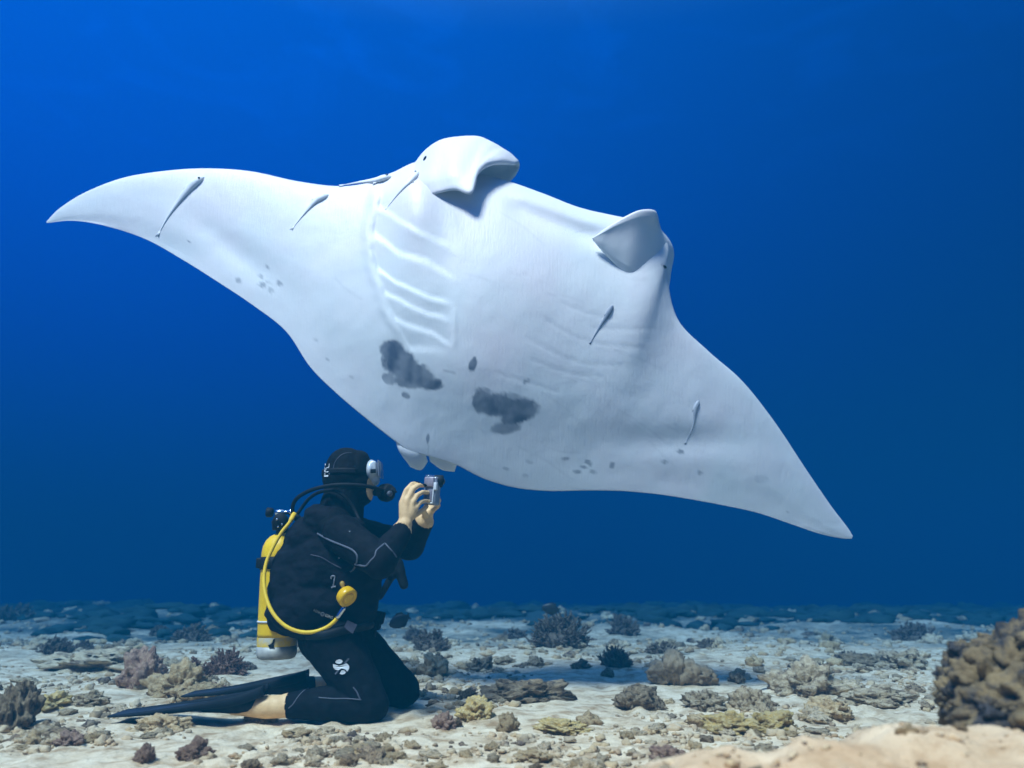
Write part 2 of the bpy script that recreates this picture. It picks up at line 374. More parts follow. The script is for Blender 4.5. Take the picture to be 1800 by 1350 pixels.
_GY = np.geomspace(2.2, 60, 420)
def ground_at(px, py):
    d = ray(px, py); t = _GY/d.y; h = Hv(d.x*t, _GY); below = (CAM_H + d.z*t) <= h
    k = int(np.argmax(below)) if below.any() else len(_GY) - 1
    return CAM + d*(_GY[k]/d.y)
Ys = np.concatenate([np.linspace(-7, 0.5, 36)[:-1], np.geomspace(0.5, 75, 430)])
As = np.linspace(-1, 1, 400); As = np.sign(As) * (0.55*np.abs(As) + 0.45*np.abs(As)**2.5)
YG, AG = np.meshgrid(Ys, As, indexing='ij'); XG = AG*(3.2 + 0.95*np.maximum(YG, 0))
near_ = sstep(0.8, 1.2, YG)*(1 - sstep(12, 15, YG))
ZG = Hv(XG, YG) + near_*(0.012*gnz(XG*7, YG*7) + 0.030*np.clip(fb(XG*1.6, YG*1.6, 3.0, 2)+.1, 0, 1)*gnz(XG*13, YG*13))
gv = np.stack([XG, YG, ZG], -1).reshape(-1, 3).tolist()
b = len(As)
gf = [(i*b+j, i*b+j+1, (i+1)*b+j+1, (i+1)*b+j) for i in range(len(Ys)-1) for j in range(b-1)]
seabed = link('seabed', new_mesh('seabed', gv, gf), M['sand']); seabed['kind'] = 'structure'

# ================================================================== manta ray
PAIRS = [((82,389),(82,392)),((105,366),(128,388)),((150,338),(185,397)),((215,313),(255,420)),((285,301),(320,456)),((360,296),(385,497)),
 ((440,301),(445,537)),((520,318),(503,583)),((590,327),(545,645)),((640,322),(592,692)),((690,303),(645,737)),((738,284),(690,772)),
 ((800,296),(718,792)),((860,309),(746,800)),((905,322),(776,809)),((960,342),(806,819)),((1020,365),(850,841)),((1090,381),(905,857)),
 ((1150,393),(965,863)),((1175,432),(1030,862)),((1174,490),(1090,863)),((1192,562),(1150,868)),((1245,617),(1210,877)),((1305,670),(1270,888)),
 ((1362,742),(1330,901)),((1415,822),(1390,921)),((1460,888),(1440,938)),((1489,926),(1478,946)),((1499,942),(1497,947))]
Lp = np.array([p[0] for p in PAIRS], float); Tp = np.array([p[1] for p in PAIRS], float)
ts = np.unique(np.concatenate([np.linspace(0, 8.4, 110), np.linspace(8.4, 14.6, 230), np.linspace(14.6, 28, 170)]))
ss = np.linspace(0, 1, 170); ss = ss + 0.13*np.sin(2*np.pi*ss)*(-1)/ (2*np.pi) * 4.0 * 0.9   # closer rows at both edges
ss = np.clip(ss, 0, 1); ss[0] = 0; ss[-1] = 1
LL = catmull_at(Lp, ts); TT = catmull_at(Tp, ts)
MY0 = 4.15
def manta_mid(px, py):
    s = ((px - 880)*0.931 + (py - 570)*0.364) / 760.0
    left = np.clip(-s, 0, None); right = np.clip(s, 0, None)
    u = np.clip((py - 560)/300.0, -1.2, 1.2)
    Y = MY0 + np.where(u < 0, 0.20, 0.10)*u*u * np.exp(-(s/0.75)**2)
    Y = Y + 0.34*left**2 - 0.10*sstep(0.75, 1.2, left) + 0.40*right**1.8
    # soft dents across the two wings
    Y = Y + 0.022*np.exp(-(((px-425)*0.6+(py-448)*-0.8)/26)**2 - (((px-425)*0.8+(py-448)*0.6)/95)**2)
    Y = Y + 0.016*np.exp(-((px-1190)/120.)**2 - ((py-775)/26.)**2)
    return Y
ARCS = [np.array(a, float) for a in ([(655,352),(700,385),(745,408),(800,436)], [(655,408),(700,440),(750,458),(798,486)], [(664,470),(700,497),(745,518),(797,532)],
        [(678,514),(720,535),(750,548),(797,562)], [(690,556),(730,574),(757,583),(797,606)])]
def gill(px, py):
    """height of the gill flaps towards the viewer, metres"""
    xl = np.interp(py, [320,350,400,440,490,530,560,610], [668,664,653,652,664,678,690,716])
    xr = np.interp(py, [320,380,440,490,560,610], [760,795,806,800,796,800])
    ins = sstep(0, 7, px - xl) * (1 - sstep(-26, 6, px - xr)) * sstep(318, 365, py) * (1 - sstep(604, 622, py))
    ys = np.stack([np.interp(px, a[:,0], a[:,1]) + 1.3*np.sin(px*0.07 + 2.1*k) + 0.5*np.sin(px*0.19 + k) for k, a in enumerate(ARCS)], 0)
    h = np.full(px.shape, -0.004)
    for k in range(len(ARCS)):
        cur = ys[k]; nxt = ys[k+1] if k + 1 < len(ARCS) else cur + 40
        u = (py - cur) / np.maximum(nxt - cur, 1)
        h = h + 0.011*sstep(-0.10, 0.22, u)*np.clip(1 - u, 0, 1)**1.1*(u < 1)
    h = h*ins - 0.004*ins
    # rolled edge left of the gill basin and the hook at its lower right corner
    h = h + 0.009*np.exp(-((px - (xl - 7) - 1.6*np.sin(py*0.09) - 0.6*np.sin(py*0.24))/9.0)**2) * sstep(318, 345, py) * (1 - sstep(560, 610, py))
    hook = np.exp(-((px - 799)/5.0)**2) * sstep(530, 552, py) * (1 - sstep(600, 616, py))
    hook2 = np.exp(-((py - (598 - (px-752)*0.72 + 0))/4.0)**2) * sstep(750, 758, px) * (1 - sstep(786, 794, px))
    return h + 0.003*hook
def seglines(px, py, pts, wd):
    best = np.full(px.shape, 1e9)
    pts = catmull(pts, 14)
    for a, c in zip(pts[:-1], pts[1:]):
        d = c - a; L2 = (d**2).sum(); u = np.clip(((px-a[0])*d[0] + (py-a[1])*d[1])/L2, 0, 1)
        best = np.minimum(best, np.hypot(px-a[0]-u*d[0], py-a[1]-u*d[1]))
    return np.exp(-(best/wd)**2)
SLITS = [[(990,533),(1040,552),(1085,560)], [(1045,575),(1100,578),(1152,577)], [(960,562),(1030,598),(1130,612)], [(930,596),(1010,634),(1095,642)], [(935,632),(1000,655),(1060,662)], [(870,654),(925,671),(982,689)]]
pxg = LL[:, None, 0] + (TT - LL)[:, None, 0]*ss[None, :]
pyg = LL[:, None, 1] + (TT - LL)[:, None, 1]*ss[None, :]
# wavering skin edge
chord = np.hypot(*(TT - LL).T)
tm = (0.030 + 0.13*np.exp(-((ts - 13.8)/4.3)**2)) * np.clip(chord/150., 0, 1)**0.8
f = np.sqrt(ss) * (1 - ss)**0.85; f = f / f.max()
head = 0.05*np.exp(-((ts-11)/1.2)**2) + 0.05*np.exp(-((ts-18.8)/1.2)**2)
fl = np.sqrt(np.clip(ss*7, 0, 1)) * (1-ss)**1.5
TH = tm[:, None]*f[None, :] + head[:, None]*fl[None, :]
mid = manta_mid(pxg, pyg)
edge = np.minimum(1, np.minimum(ss, 1-ss)*12)[None, :]
disp = gill(pxg, pyg) 
for sl in SLITS: disp = disp - 0.0014*seglines(pxg, pyg, sl, 3.0)
# mouth: a shallow furrow behind the lower lip, between the head lobes
lipd = np.interp(pxg, [740,860,905,960,1020,1090,1150], [296,309,322,342,365,381,393]) 
lip = sstep(880, 920, pxg)*(1 - sstep(1040, 1085, pxg))
disp = disp + lip*(0.03*np.exp(-((pyg - lipd - 16)/12.0)**2) - 0.02*np.exp(-((pyg - lipd - 44)/18.0)**2))
# deep pocket at the root of the right head lobe, round swelling of the flanks
disp = disp + 0.05*np.exp(-((pxg-735)/45.)**2 - ((pyg-350)/70.)**2) + 0.02*np.exp(-((pxg-1130)/40.)**2 - ((pyg-540)/80.)**2)
disp = disp + 0.016*np.exp(-((pxg-1118)/12.)**2)*np.exp(-((pyg-640)/60.)**2)*0
front = mid - TH*0.85*(1 - 0.45*sstep(.62, 1.0, ss))[None, :] - disp*edge
back = mid + TH*1.25
wav = np.zeros_like(pxg)
na, nb = pxg.shape
nz = np.zeros((na, nb))
for i in range(0, na):
    for j in range(0, nb):
        nz[i, j] = noise.fractal(Vector((pxg[i, j]*0.010, pyg[i, j]*0.010, 0.0)), 1.0, 2.0, 3)
front = front - 0.0035*nz*edge
dxr = (pxg - CX)/FPX; dyr = (CY - pyg)/FPX
def unproj(Yg):
    ry = FWD.y + UP.y*dyr; rz = FWD.z + UP.z*dyr; t = Yg/ry
    return np.stack([dxr*t, Yg, CAM_H + rz*t], -1)
A = unproj(front); B = unproj(back)
A[:, 0] = B[:, 0] = unproj(mid)[:, 0]; A[:, -1] = B[:, -1] = unproj(mid)[:, -1]
V = A.reshape(-1, 3).tolist() + B.reshape(-1, 3).tolist(); o = na*nb; F = []
for i in range(na-1):
    for j in range(nb-1):
        q = (i*nb+j, i*nb+j+1, (i+1)*nb+j+1, (i+1)*nb+j)
        F.append(q); F.append(tuple(x+o for x in reversed(q)))
BLOBS = [(690,617,22,19,.5,1),(706,640,33,24,.7,1),(733,660,32,20,.4,1),(757,675,21,11,.1,1),(716,672,26,10,.2,.9),(683,666,13,9,.5,.75),(681,630,11,22,0,.8),
 (848,689,14,9,.1,.6),(846,706,16,20,0,.95),(872,712,36,20,.15,1),(912,719,34,20,-.05,1),(905,735,26,11,-.2,1),(889,752,26,11,-.12,.75),(893,702,30,12,.1,.6),
 (831,641,7,11,.35,1),(834,632,3,6,.2,.9),(713,695,8,5,.6,.9),(923,671,5,3,.2,.8),(928,667,1.5,4,.2,.5),
 (470,469,5,3,.6,.55),(459,486,4,5,-.6,.5),(491,498,4,5,-.5,.6),(461,501,6,5,0,.65),(475,510,5,5,.6,.5),(419,493,5,5,0,.5),(472,496,3,3,0,.35),(332,425,2.5,1.8,-.5,.8),
 (994,806,7,3,-.15,.6),(1034,812,6,3.5,.2,.6),(1037,817,4,3,.5,.6),(1027,821,5,3,.1,.6),(1015,829,6,3.5,.1,.6),(1042,829,6,3.5,.3,.55),(1076,818,5,6,.2,.7),
 (1168,812,5,4,0,.65),(1196,794,5.5,4,0,.75),(1230,831,4.5,4.5,0,.6),(1338,842,12,8,0,.2),(931,812,6,3,.3,.3),(889,824,6,3,.3,.35),(923,836,5,3,0,.3),(1383,900,3,2,0,.35),
 (556,598,4,2.5,.5,.35),(576,632,5,2.5,.7,.4),(618,663,5,2.5,.5,.3),(752,771,3,9,.05,.7),(790,653,12,3,.25,.35),(753,790,1.5,9,.1,.3),(1166,466,5,3,0,.4)]
mark = np.zeros((na, nb))
n2 = np.zeros((na, nb)); n3 = np.zeros((na, nb))
near = np.zeros((na, nb), bool)
for (bx, by, rx, ry, an, st) in BLOBS: near |= (np.hypot(pxg-bx, pyg-by) < 2.2*max(rx, ry))
for i, j in zip(*np.nonzero(near)):
    n2[i, j] = noise.fractal(Vector((pxg[i, j]*0.11, pyg[i, j]*0.11, 4.0)), 0.8, 2.0, 4); n3[i, j] = noise.fractal(Vector((pxg[i, j]*0.03, pyg[i, j]*0.03, 8.0)), 0.8, 2.0, 3)
for (bx, by, rx, ry, an, st) in BLOBS:
    c, s_ = math.cos(an), math.sin(an); u = (pxg-bx)*c + (pyg-by)*s_; v = -(pxg-bx)*s_ + (pyg-by)*c
    d = np.sqrt((u/rx)**2 + (v/ry)**2) + 0.16*n2
    soft = 0.32 if rx > 9 else 0.45
    mark = np.maximum(mark, st*(1 - sstep(1-soft*0.5, 1+soft*0.6, d)) * (0.86 + 0.22*n3))
rsc = random.Random(4)
for k in range(46):
    cx_, cy_ = rsc.uniform(560, 1250), rsc.uniform(400, 840); an = rsc.uniform(-.6, .9); ln = rsc.uniform(12, 60); bd = rsc.uniform(-6, 6)
    mark = np.maximum(mark, rsc.uniform(.04, .12)*seglines(pxg, pyg, [(cx_ - ln*math.cos(an), cy_ - ln*math.sin(an)), (cx_, cy_ + bd), (cx_ + ln*math.cos(an), cy_ + ln*math.sin(an))], rsc.uniform(1.4, 2.4)))
for sl in SLITS: mark = np.maximum(mark, 0.13*seglines(pxg, pyg, sl, 2.0))
manta_c = P(880, 570, MY0)
manta = empty('manta_ray', manta_c, 'huge white manta ray gliding belly forward above the kneeling diver', 'manta ray')
mmesh = new_mesh('manta_body', V, F)
at = mmesh.attributes.new('mark', 'FLOAT', 'POINT')
at.data.foreach_set('value', np.concatenate([mark.ravel(), np.zeros(o)]).astype(np.float32))
at2 = mmesh.attributes.new('dorsal', 'FLOAT', 'POINT')
at2.data.foreach_set('value', np.concatenate([np.zeros(o), np.repeat((sstep(0.10, 0.25, ss)*(1-sstep(.82,.92,ss)))[None, :], na, 0).ravel()]).astype(np.float32))
bm = bmesh.new(); bm.from_mesh(mmesh); bmesh.ops.remove_doubles(bm, verts=bm.verts, dist=2e-5); bmesh.ops.recalc_face_normals(bm, faces=bm.faces); bm.to_mesh(mmesh); bm.free()
mmesh.polygons.foreach_set('use_smooth', [True]*len(mmesh.polygons))
def manta_mat():
    m = mat('manta_skin', (0.86, 0.84, 0.83), (0.77, 0.79, 0.78), 0.45, 2.6, 9, 0.0016, 14, spec=0.35, c3=(0.78, 0.72, 0.73), c3scale=1.6, c3lo=0.45, c3hi=0.75)
    t = m.node_tree; b = t.nodes['Principled BSDF']; L = t.links.new
    prev = b.inputs['Base Color'].links[0].from_socket
    for nm, colr in (('mark', (0.085, 0.11, 0.155)), ('dorsal', (0.05, 0.055, 0.065))):
        a = N(t, 'ShaderNodeAttribute', attribute_name=nm)
        mx = N(t, 'ShaderNodeMix', data_type='RGBA'); mx.inputs['B'].default_value = (*colr, 1)
        L(prev, mx.inputs['A']); L(a.outputs['Fac'], mx.inputs['Factor']); prev = mx.outputs['Result']
    L(prev, b.inputs['Base Color'])
    # fine fibres of the skin
    co = N(t, 'ShaderNodeTexCoord'); mp = N(t, 'ShaderNodeMapping'); mp.inputs['Scale'].default_value = (90, 4, 14); mp.inputs['Rotation'].default_value = (0, -0.25, 0)
    L(co.outputs['Object'], mp.inputs['Vector']); n = N(t, 'ShaderNodeTexNoise'); n.inputs['Scale'].default_value = 1.0; n.inputs['Detail'].default_value = 5; L(mp.outputs[0], n.inputs['Vector'])
    bp0 = b.inputs['Normal'].links[0].from_node
    bp = N(t, 'ShaderNodeBump'); bp.inputs['Distance'].default_value = 0.0012; L(n.outputs['Fac'], bp.inputs['Height']); L(bp0.outputs[0], bp.inputs['Normal']); L(bp.outputs[0], b.inputs['Normal'])
    b.inputs['Subsurface Weight'].default_value = 0.0
    return m
M['manta'] = manta_mat()
link('body', mmesh, M['manta'], manta)
MB_bvh = bvh_of(mmesh)

def ctrl(rows): return np.array([[tuple(P(px, py, Y)) for (px, py, Y) in row] for row in rows])
HY = MY0 + 0.27      # depth of the head
# left head lobe, rolled like a scoop opening to the lower right
rows = [
 [(700,352,-.20),(712,318,-.19),(738,284,-.04),(752,300,.10),(762,332,.12)],
 [(735,350,-.30),(735,312,-.26),(752,267,-.10),(770,292,.06),(780,332,.10)],
 [(768,340,-.36),(764,300,-.30),(770,254,-.14),(790,290,.04),(800,332,.08)],
 [(800,334,-.40),(795,290,-.33),(796,245,-.17),(820,285,.02),(830,336,.05)],
 [(829,340,-.43),(829,292,-.34),(841,245,-.18),(860,290,.0),(858,337,.02)],
 [(842,305,-.37),(853,281,-.31),(872,259,-.18),(885,292,-.02),(886,326,.0)],
 [(866,291,-.31),(879,280,-.27),(893,272,-.17),(900,290,-.05),(902,313,-.04)],
 [(906,290,-.20),(909,287,-.19),(912,285,-.16),(913,290,-.12),(911,298,-.11)]]
rows = [[(a, c_, HY + y + 0.06) for (a, c_, y) in r] for k, r in enumerate(rows)]
G = refine(ctrl(rows), 60, 50)
for i in range(60):
    for j in range(50): G[i, j, 1] -= 0.010*noise.noise(Vector((i*0.16 - j*0.035, j*0.03, 3.3)))*min(1, j/6, (49-j)/6)
th = 0.030*np.ones((60, 50)); e = np.minimum(1, np.minimum(np.arange(50), 49-np.arange(50))/6.0); e2 = np.minimum(1, (59-np.arange(60))/8.0)
V, F = thick_sheet(G, th*np.sqrt(e)[None, :]*np.sqrt(e2)[:, None] + 0.004)
mb = MB(); mb.add(V, F); fl_me = mb.mesh('head_lobe')
lobe = link('cephalic_fin', fl_me, M['manta'], manta); lobe['label'] = 'sunlit head fin rolled into a scoop'
lobe_bvh = bvh_of(fl_me)
# right head lobe, a pointed leaf turned towards the mouth
rows = [
 [(1041,419,-0.270),(1041,420,-0.270),(1042,421,-0.270),(1043,423,-0.270)],
 [(1068,399,-0.310),(1064,410,-0.290),(1060,428,-0.270),(1056,439,-0.250)],
 [(1098,381,-0.330),(1092,405,-0.300),(1085,440,-0.270),(1079,463,-0.240)],
 [(1126,369,-0.330),(1120,400,-0.295),(1112,448,-0.260),(1105,488,-0.225)],
 [(1152,371,-0.290),(1145,405,-0.247),(1138,460,-0.203),(1127,520,-0.160)],
 [(1153,394,-0.180),(1163,425,-0.153),(1162,470,-0.127),(1148,545,-0.100)],
 [(1163,412,-0.050),(1179,440,-0.040),(1174,480,-0.030),(1164,555,-0.020)],
 [(1158,420,0.120),(1172,450,0.120),(1168,490,0.120),(1158,560,0.120)]]
HY2 = MY0 + 0.20
rows = [[(a, c_, HY2 + y) for (a, c_, y) in r] for r in rows]
G = refine(ctrl(rows), 60, 44)
e = np.minimum(1, np.minimum(np.arange(44), 43-np.arange(44))/6.0); e2 = np.minimum(1, np.arange(60)/8.0)
V, F = thick_sheet(G, 0.03*np.sqrt(e)[None, :]*np.sqrt(e2)[:, None] + 0.004)
mb = MB(); mb.add(V, F); fr_me = mb.mesh('head_lobe')
lobe2 = link('cephalic_fin', fr_me, M['manta'], manta); lobe2['label'] = 'pointed leaf shaped head fin in shade'
lobe2_bvh = bvh_of(fr_me)
# eyes
def eye(px, py, bvhs, rx, ry, ang):
    l, n = cast_all(bvhs, px, py)
    if l is None: l = P(px, py, HY - 0.15); n = Vector((0, -1, 0))
    mb = MB(); rot = Matrix.Rotation(ang, 3, 'Y')
    mb.ell(l, (rx, 0.012, ry), rot); mb.build('eye', M['eye'], manta)
eye(747, 279, [lobe_bvh, MB_bvh], 0.009, 0.019, 0.35)
eye(1168, 469, [lobe2_bvh, MB_bvh], 0.014, 0.008, 0.5)
# pelvic fins
for pts, Yb in (([[(694,762),(700,790),(722,821)], [(722,768),(722,796),(740,826)], [(750,772),(748,795),(752,811)]], -0.03),
                ([[(752,768),(752,790),(756,811)], [(780,772),(778,798),(778,826)], [(812,776),(808,800),(799,829)]], -0.035)):
    C = np.array([[tuple(P(a, c_, float(manta_mid(a, c_)) + (0.030, 0.012, 0.046)[k])) for k, (a, c_) in enumerate(r)] for r in pts])
    G = refine(C, 26, 26); e = np.minimum(1, (25-np.arange(26))/5.0); e2 = np.minimum(1, np.minimum(np.arange(26), 25-np.arange(26))/4.)
    V, F = thick_sheet(G, 0.022*np.sqrt(e)[None, :]*np.sqrt(e2)[:, None] + 0.004)
    mb = MB(); mb.add(V, F); mb.build('pelvic_fin', M['manta'], manta)
# tail, trailing away behind the body
mb = MB(); tp = catmull([tuple(P(756, 770, 4.30)), tuple(P(752, 758, 4.6)), tuple(P(740, 735, 5.0)), tuple(P(735, 725, 5.6))], 24)
mb.tube(tp, np.linspace(0.028, 0.005, 24), 10, True); mb.build('tail', M['manta'], manta)

# ------------------------------------------------------------------ remoras clinging to the manta
def remora(pts, rpx, label, m, lift=0.25, bvhs=(MB_bvh, lobe_bvh, lobe2_bvh), flatk=0.55, fallback=None):
    n = 44; pp = catmull(pts, n); C = []; Nn = []
    for (x, y) in pp:
        l, nn = cast_all(bvhs, x, y)
        if l is None: l = C[-1] if C else P(x, y, fallback or HY); l = P(x, y, l.y); nn = Nn[-1] if Nn else Vector((0, -1, 0.2))
        if nn.dot(CAM - l) < 0: nn = -nn
        C.append(l); Nn.append(nn)
    C = np.array([tuple(c) for c in C]); 
    for _ in range(6): C[1:-1] = 0.25*C[:-2] + 0.5*C[1:-1] + 0.25*C[2:]
    u = np.linspace(0, 1, n); sc = MY0/FPX
    prof = np.interp(u, [0, .03, .10, .22, .38, .58, .8, 1.0], [.30, .62, .88, 1.0, .78, .46, .24, .10])*rpx*sc
    toc = np.array([tuple(q) for q in Nn]); toc = np.repeat(toc.mean(0)[None, :], n, 0)*0.7 + toc*0.3; toc /= np.linalg.norm(toc, axis=1, keepdims=True)
    C = C + toc*(prof*lift)[:, None]
    e = empty('remora', Vector(C[0]), label, 'remora', 'remoras clinging to the manta ray')
    mb = MB(); mb.tube(C.tolist(), prof.tolist(), 14, True, flat=flatk, flat_dir=toc[0]); mb.build('body', m, e)
    # fins
    d = Vector(C[-1]) - Vector(C[-4]); d.normalize(); side = d.cross(Vector(toc[-1])).normalized(); tl = 5.5*rpx/6*sc
    mb = MB(); c0 = Vector(C[-3]); vv = [c0, c0 + d*tl*1.9 + side*tl*0.5, c0 + d*tl*1.6, c0 + d*tl*1.9 - side*tl*0.5]
    off = Vector(toc[-1])*0.0015
    mb.add([v + off for v in vv] + [v - off for v in vv], [(0,1,2),(0,2,3),(4,6,5),(4,7,6),(0,4,5,1),(1,5,6,2),(2,6,7,3),(3,7,4,0)]); mb.build('tail_fin', m, e)
    k = int(n*0.24)
    for sgn in (1, -1):
        d = Vector(C[k+2]) - Vector(C[k]); d.normalize(); tcv = Vector(toc[k]); side = d.cross(tcv).normalized()*sgn; r = prof[k]
        c0 = Vector(C[k]); vv = [c0 + side*r*0.6, c0 + side*r*1.12 + d*r*2.0 - tcv*r*.25, c0 + side*r*0.6 + d*r*1.7]; off = tcv*0.002
        mb = MB(); mb.add([v + off for v in vv] + [v - off for v in vv], [(0,1,2),(3,5,4),(0,3,4,1),(1,4,5,2),(2,5,3,0)]); mb.build('pectoral_fin', m, e)
    mb = MB(); l = Vector(C[3]); mb.ell(l + Vector(toc[3])*prof[3]*0.45 , (prof[3]*0.4,)*3, nu=8, nv=6); mb.build('eye', M['eye'], e) if rpx > 8 else None
    return e
remora([(357,312),(338,326),(318,350),(296,380),(280,409)], 9.5, 'long white remora hanging on the left wing, nearest the wing tip', M['remora'])
remora([(576,343),(556,353),(536,374),(516,399)], 7.5, 'short white remora on the left wing, close to the gills', M['remora'])
remora([(735,302),(722,318),(702,338),(680,365)], 8.5, 'slim pale remora hanging just below the left eye', M['remora'])
remora([(686,311),(664,318),(634,321),(606,325)], 9.5, 'white remora lying along the front edge beside the left eye', M['remora'], 0.35, fallback=HY-0.1)
remora([(1077,538),(1067,555),(1054,575),(1038,603)], 4.6, 'thin dark striped remora on the belly below the right head fin', M['darkremora'])
remora([(1228,705),(1222,722),(1219,748),(1205,779)], 4.6, 'faint grey remora on the right wing', M['greyremora'], 0.1)

# ================================================================== the diver
DY = 3.75; SC = DY/FPX
def D(px, py, dy=0.0): return P(px, py, DY + dy)
sh_n, el_n, wr_n = (602,940,-.17), (668,988,-.33), (706,934,-.17)
sh_f, el_f, wr_f = (632,940,.17), (722,960,.15), (746,915,.03)
body = MB()
def cap(a, ra, c, rc): body.caps(D(*a), ra*SC, D(*c), rc*SC, 18)
body.ell(D(609,838), (41*SC, 0.098, 52*SC), nu=28, nv=18)
body.ell(D(622,848), (36*SC, 0.085, 40*SC)); body.ell(D(634,868), (22*SC, 0.065, 22*SC)); body.ell(D(600,858), (30*SC, 0.085, 36*SC))
body.ell(D(628,832), (28*SC, 0.082, 42*SC)); body.ell(D(652,856), (8*SC, 0.02, 9*SC))                                  # nose, under the mask
cap((604,875,0), 36, (598,915,0), 40)
cap((585,925,-.11), 32, (605,925,.13), 30); cap(sh_n, 33, (590,960,0), 40); cap(sh_f, 32, (590,960,.02), 40)
body.ell(D(585,985), (62*SC, 0.175, 72*SC)); body.ell(D(586,1058), (56*SC, 0.155, 72*SC)); body.ell(D(582,1122), (54*SC, 0.165, 46*SC))
cap(sh_n, 33, el_n, 26); cap(el_n, 26, wr_n, 17)
cap(sh_f, 31, el_f, 25); cap(el_f, 25, wr_f, 16)
# sleeve cuffs
for a, b_ in ((el_n, wr_n), (el_f, wr_f)):
    p, q = D(*a), D(*b_); d = (q - p).normalized(); body.caps(q - d*0.03, 18.5*SC, q - d*0.008, 18*SC, 18)
cap((586,1128,-.09), 48, (650,1238,-.14), 30); cap((652,1239,-.14), 29, (590,1237,-.135), 30); cap((590,1237,-.135), 30, (505,1240,-.12), 19)
cap((505,1241,-.12), 17.5, (470,1243,-.115), 18); cap((470,1243,-.115), 18, (410,1244,-.115), 11)
cap((612,1125,.09), 46, (706,1212,.17), 31); cap((708,1213,.17), 30, (645,1208,.20), 28); cap((645,1208,.20), 28, (588,1206,.22), 19); cap((588,1206,.22), 17, (552,1206,.22), 16); cap((552,1206,.22), 16, (500,1206,.22), 11)
# hands: palm, four fingers, thumb
W = D(*wr_n)
K = [(706,884,-.165),(716,879,-.165),(725,884,-.16),(731,893,-.15)]
FN = [[(706,884,-.165),(714,862,-.15),(724,851,-.12),(735,849,-.085)], [(716,879,-.165),(726,860,-.145),(736,853,-.11),(748,853,-.08)],
      [(725,884,-.16),(734,870,-.14),(743,865,-.11),(753,866,-.08)], [(731,893,-.15),(739,883,-.13),(746,880,-.105),(755,881,-.08)]]
body.caps(W, 14*SC, D(711,922,-.17), 13*SC)
for k in K: body.caps(D(711,922,-.17), 9.5*SC, D(*k), 5.2*SC)
body.ell(D(718,903,-.165), (12*SC, 0.018, 17*SC), Matrix.Rotation(0.25, 3, 'Y'))
for fg, rr in zip(FN, (4.3, 4.4, 4.2, 3.7)):
    rs = [rr*1.12, rr*1.02, rr*0.95, rr*0.84]
    for a, b_, ra, rb in zip(fg[:-1], fg[1:], rs[:-1], rs[1:]): body.caps(D(*a), ra*SC, D(*b_), rb*SC, 12)
TB = [(719,911,-.15),(731,904,-.12),(742,898,-.09),(750,890,-.075)]
for a, b_, ra, rb in zip(TB[:-1], TB[1:], (7, 5.4, 4.6), (5.4, 4.6, 4)): body.caps(D(*a), ra*SC, D(*b_), rb*SC, 12)
body.caps(D(*wr_f), 14*SC, D(751,905,.02), 11*SC)
for k in [(754,893,.045),(757,893,.035),(760,894,.02),(761,897,.005)]: body.caps(D(751,904,.02), 8*SC, D(*k), 5*SC)
for fg in ([(754,893,.045),(761,880,.05),(765,870,.03),(764,863,.005)], [(757,893,.035),(765,882,.04),(770,874,.02),(769,868,-.005)],
           [(760,894,.02),(768,886,.025),(772,880,.005),(770,876,-.015)], [(761,897,.005),(768,892,.01),(771,888,-.005),(769,885,-.02)]):
    for a, b_ in zip(fg[:-1], fg[1:]): body.caps(D(*a), 4.0*SC, D(*b_), 3.6*SC, 12)
for a, b_, r_ in (((748,908,.0),(745,898,-.045),5.5), ((745,898,-.045),(748,890,-.07),4.2)): body.caps(D(*a), r_*SC, D(*b_), r_*0.85*SC, 12)
bme = remesh(body, 'diver_body', 0.0050, 3, 0.4)
# wrinkles of the suit, then skin where the photo shows skin
nv = len(bme.vertices); co = np.empty(nv*3, np.float32); bme.vertices.foreach_get('co', co); co = co.reshape(-1, 3)
no = np.empty(nv*3, np.float32); bme.vertices.foreach_get('normal', no); no = no.reshape(-1, 3)
def seg_par(p, a, b_):
    a = np.array(a); b_ = np.array(b_); d = b_ - a; L = np.linalg.norm(d); d /= L
    u = (p - a) @ d; r = np.linalg.norm((p - a) - u[:, None]*d, axis=1); return u, r
def skin_mask(p):
    m = np.zeros(len(p), bool)
    for a, b_, c_ in ((el_n, wr_n, (718,895,-.15)), (el_f, wr_f, (755,893,.02))):
        wrist = np.array(D(*b_)); u, r = seg_par(p, D(*a), D(*b_)); L = (D(*b_) - D(*a)).length
        cen = np.array(D(*c_)); m |= (u > L - 0.001) & (np.linalg.norm(p - cen, axis=1) < 0.135)
    for a, b_ in (((505,1240,-.12), (410,1243,-.115)), ((590,1206,.22), (500,1206,.22))):
        u, r = seg_par(p, D(*a), D(*b_)); m |= (u > -0.004) & (r < 0.058) & (u < 0.4)
    u = np.linalg.norm((p - np.array(D(656,858,-.02)))/np.array([0.030, 0.07, 0.06]), axis=1); m |= u < 1
    return m
sk = skin_mask(co)
wr = np.array([noise.fractal(Vector(c)*np.float32(1.0).item()*14, 1.0, 2.0, 3) for c in map(tuple, co)])
co2 = co + no*(0.0045*wr*(~sk))[:, None]
bme.vertices.foreach_set('co', co2.astype(np.float32).ravel()); bme.update()
bme.materials.clear(); bme.materials.append(M['neoprene']); bme.materials.append(M['skin'])
cen = np.empty(len(bme.polygons)*3, np.float32); bme.polygons.foreach_get('center', cen)
bme.polygons.foreach_set('material_index', skin_mask(cen.reshape(-1, 3)).astype(np.int32))
person = empty('person', Vector((D(600,1250).x, DY, 0)), 'person in a black wetsuit and hood kneeling on the sand, photographing the manta ray', 'person')
link('body', bme, None, person)
body_bvh = bvh_of(bme)

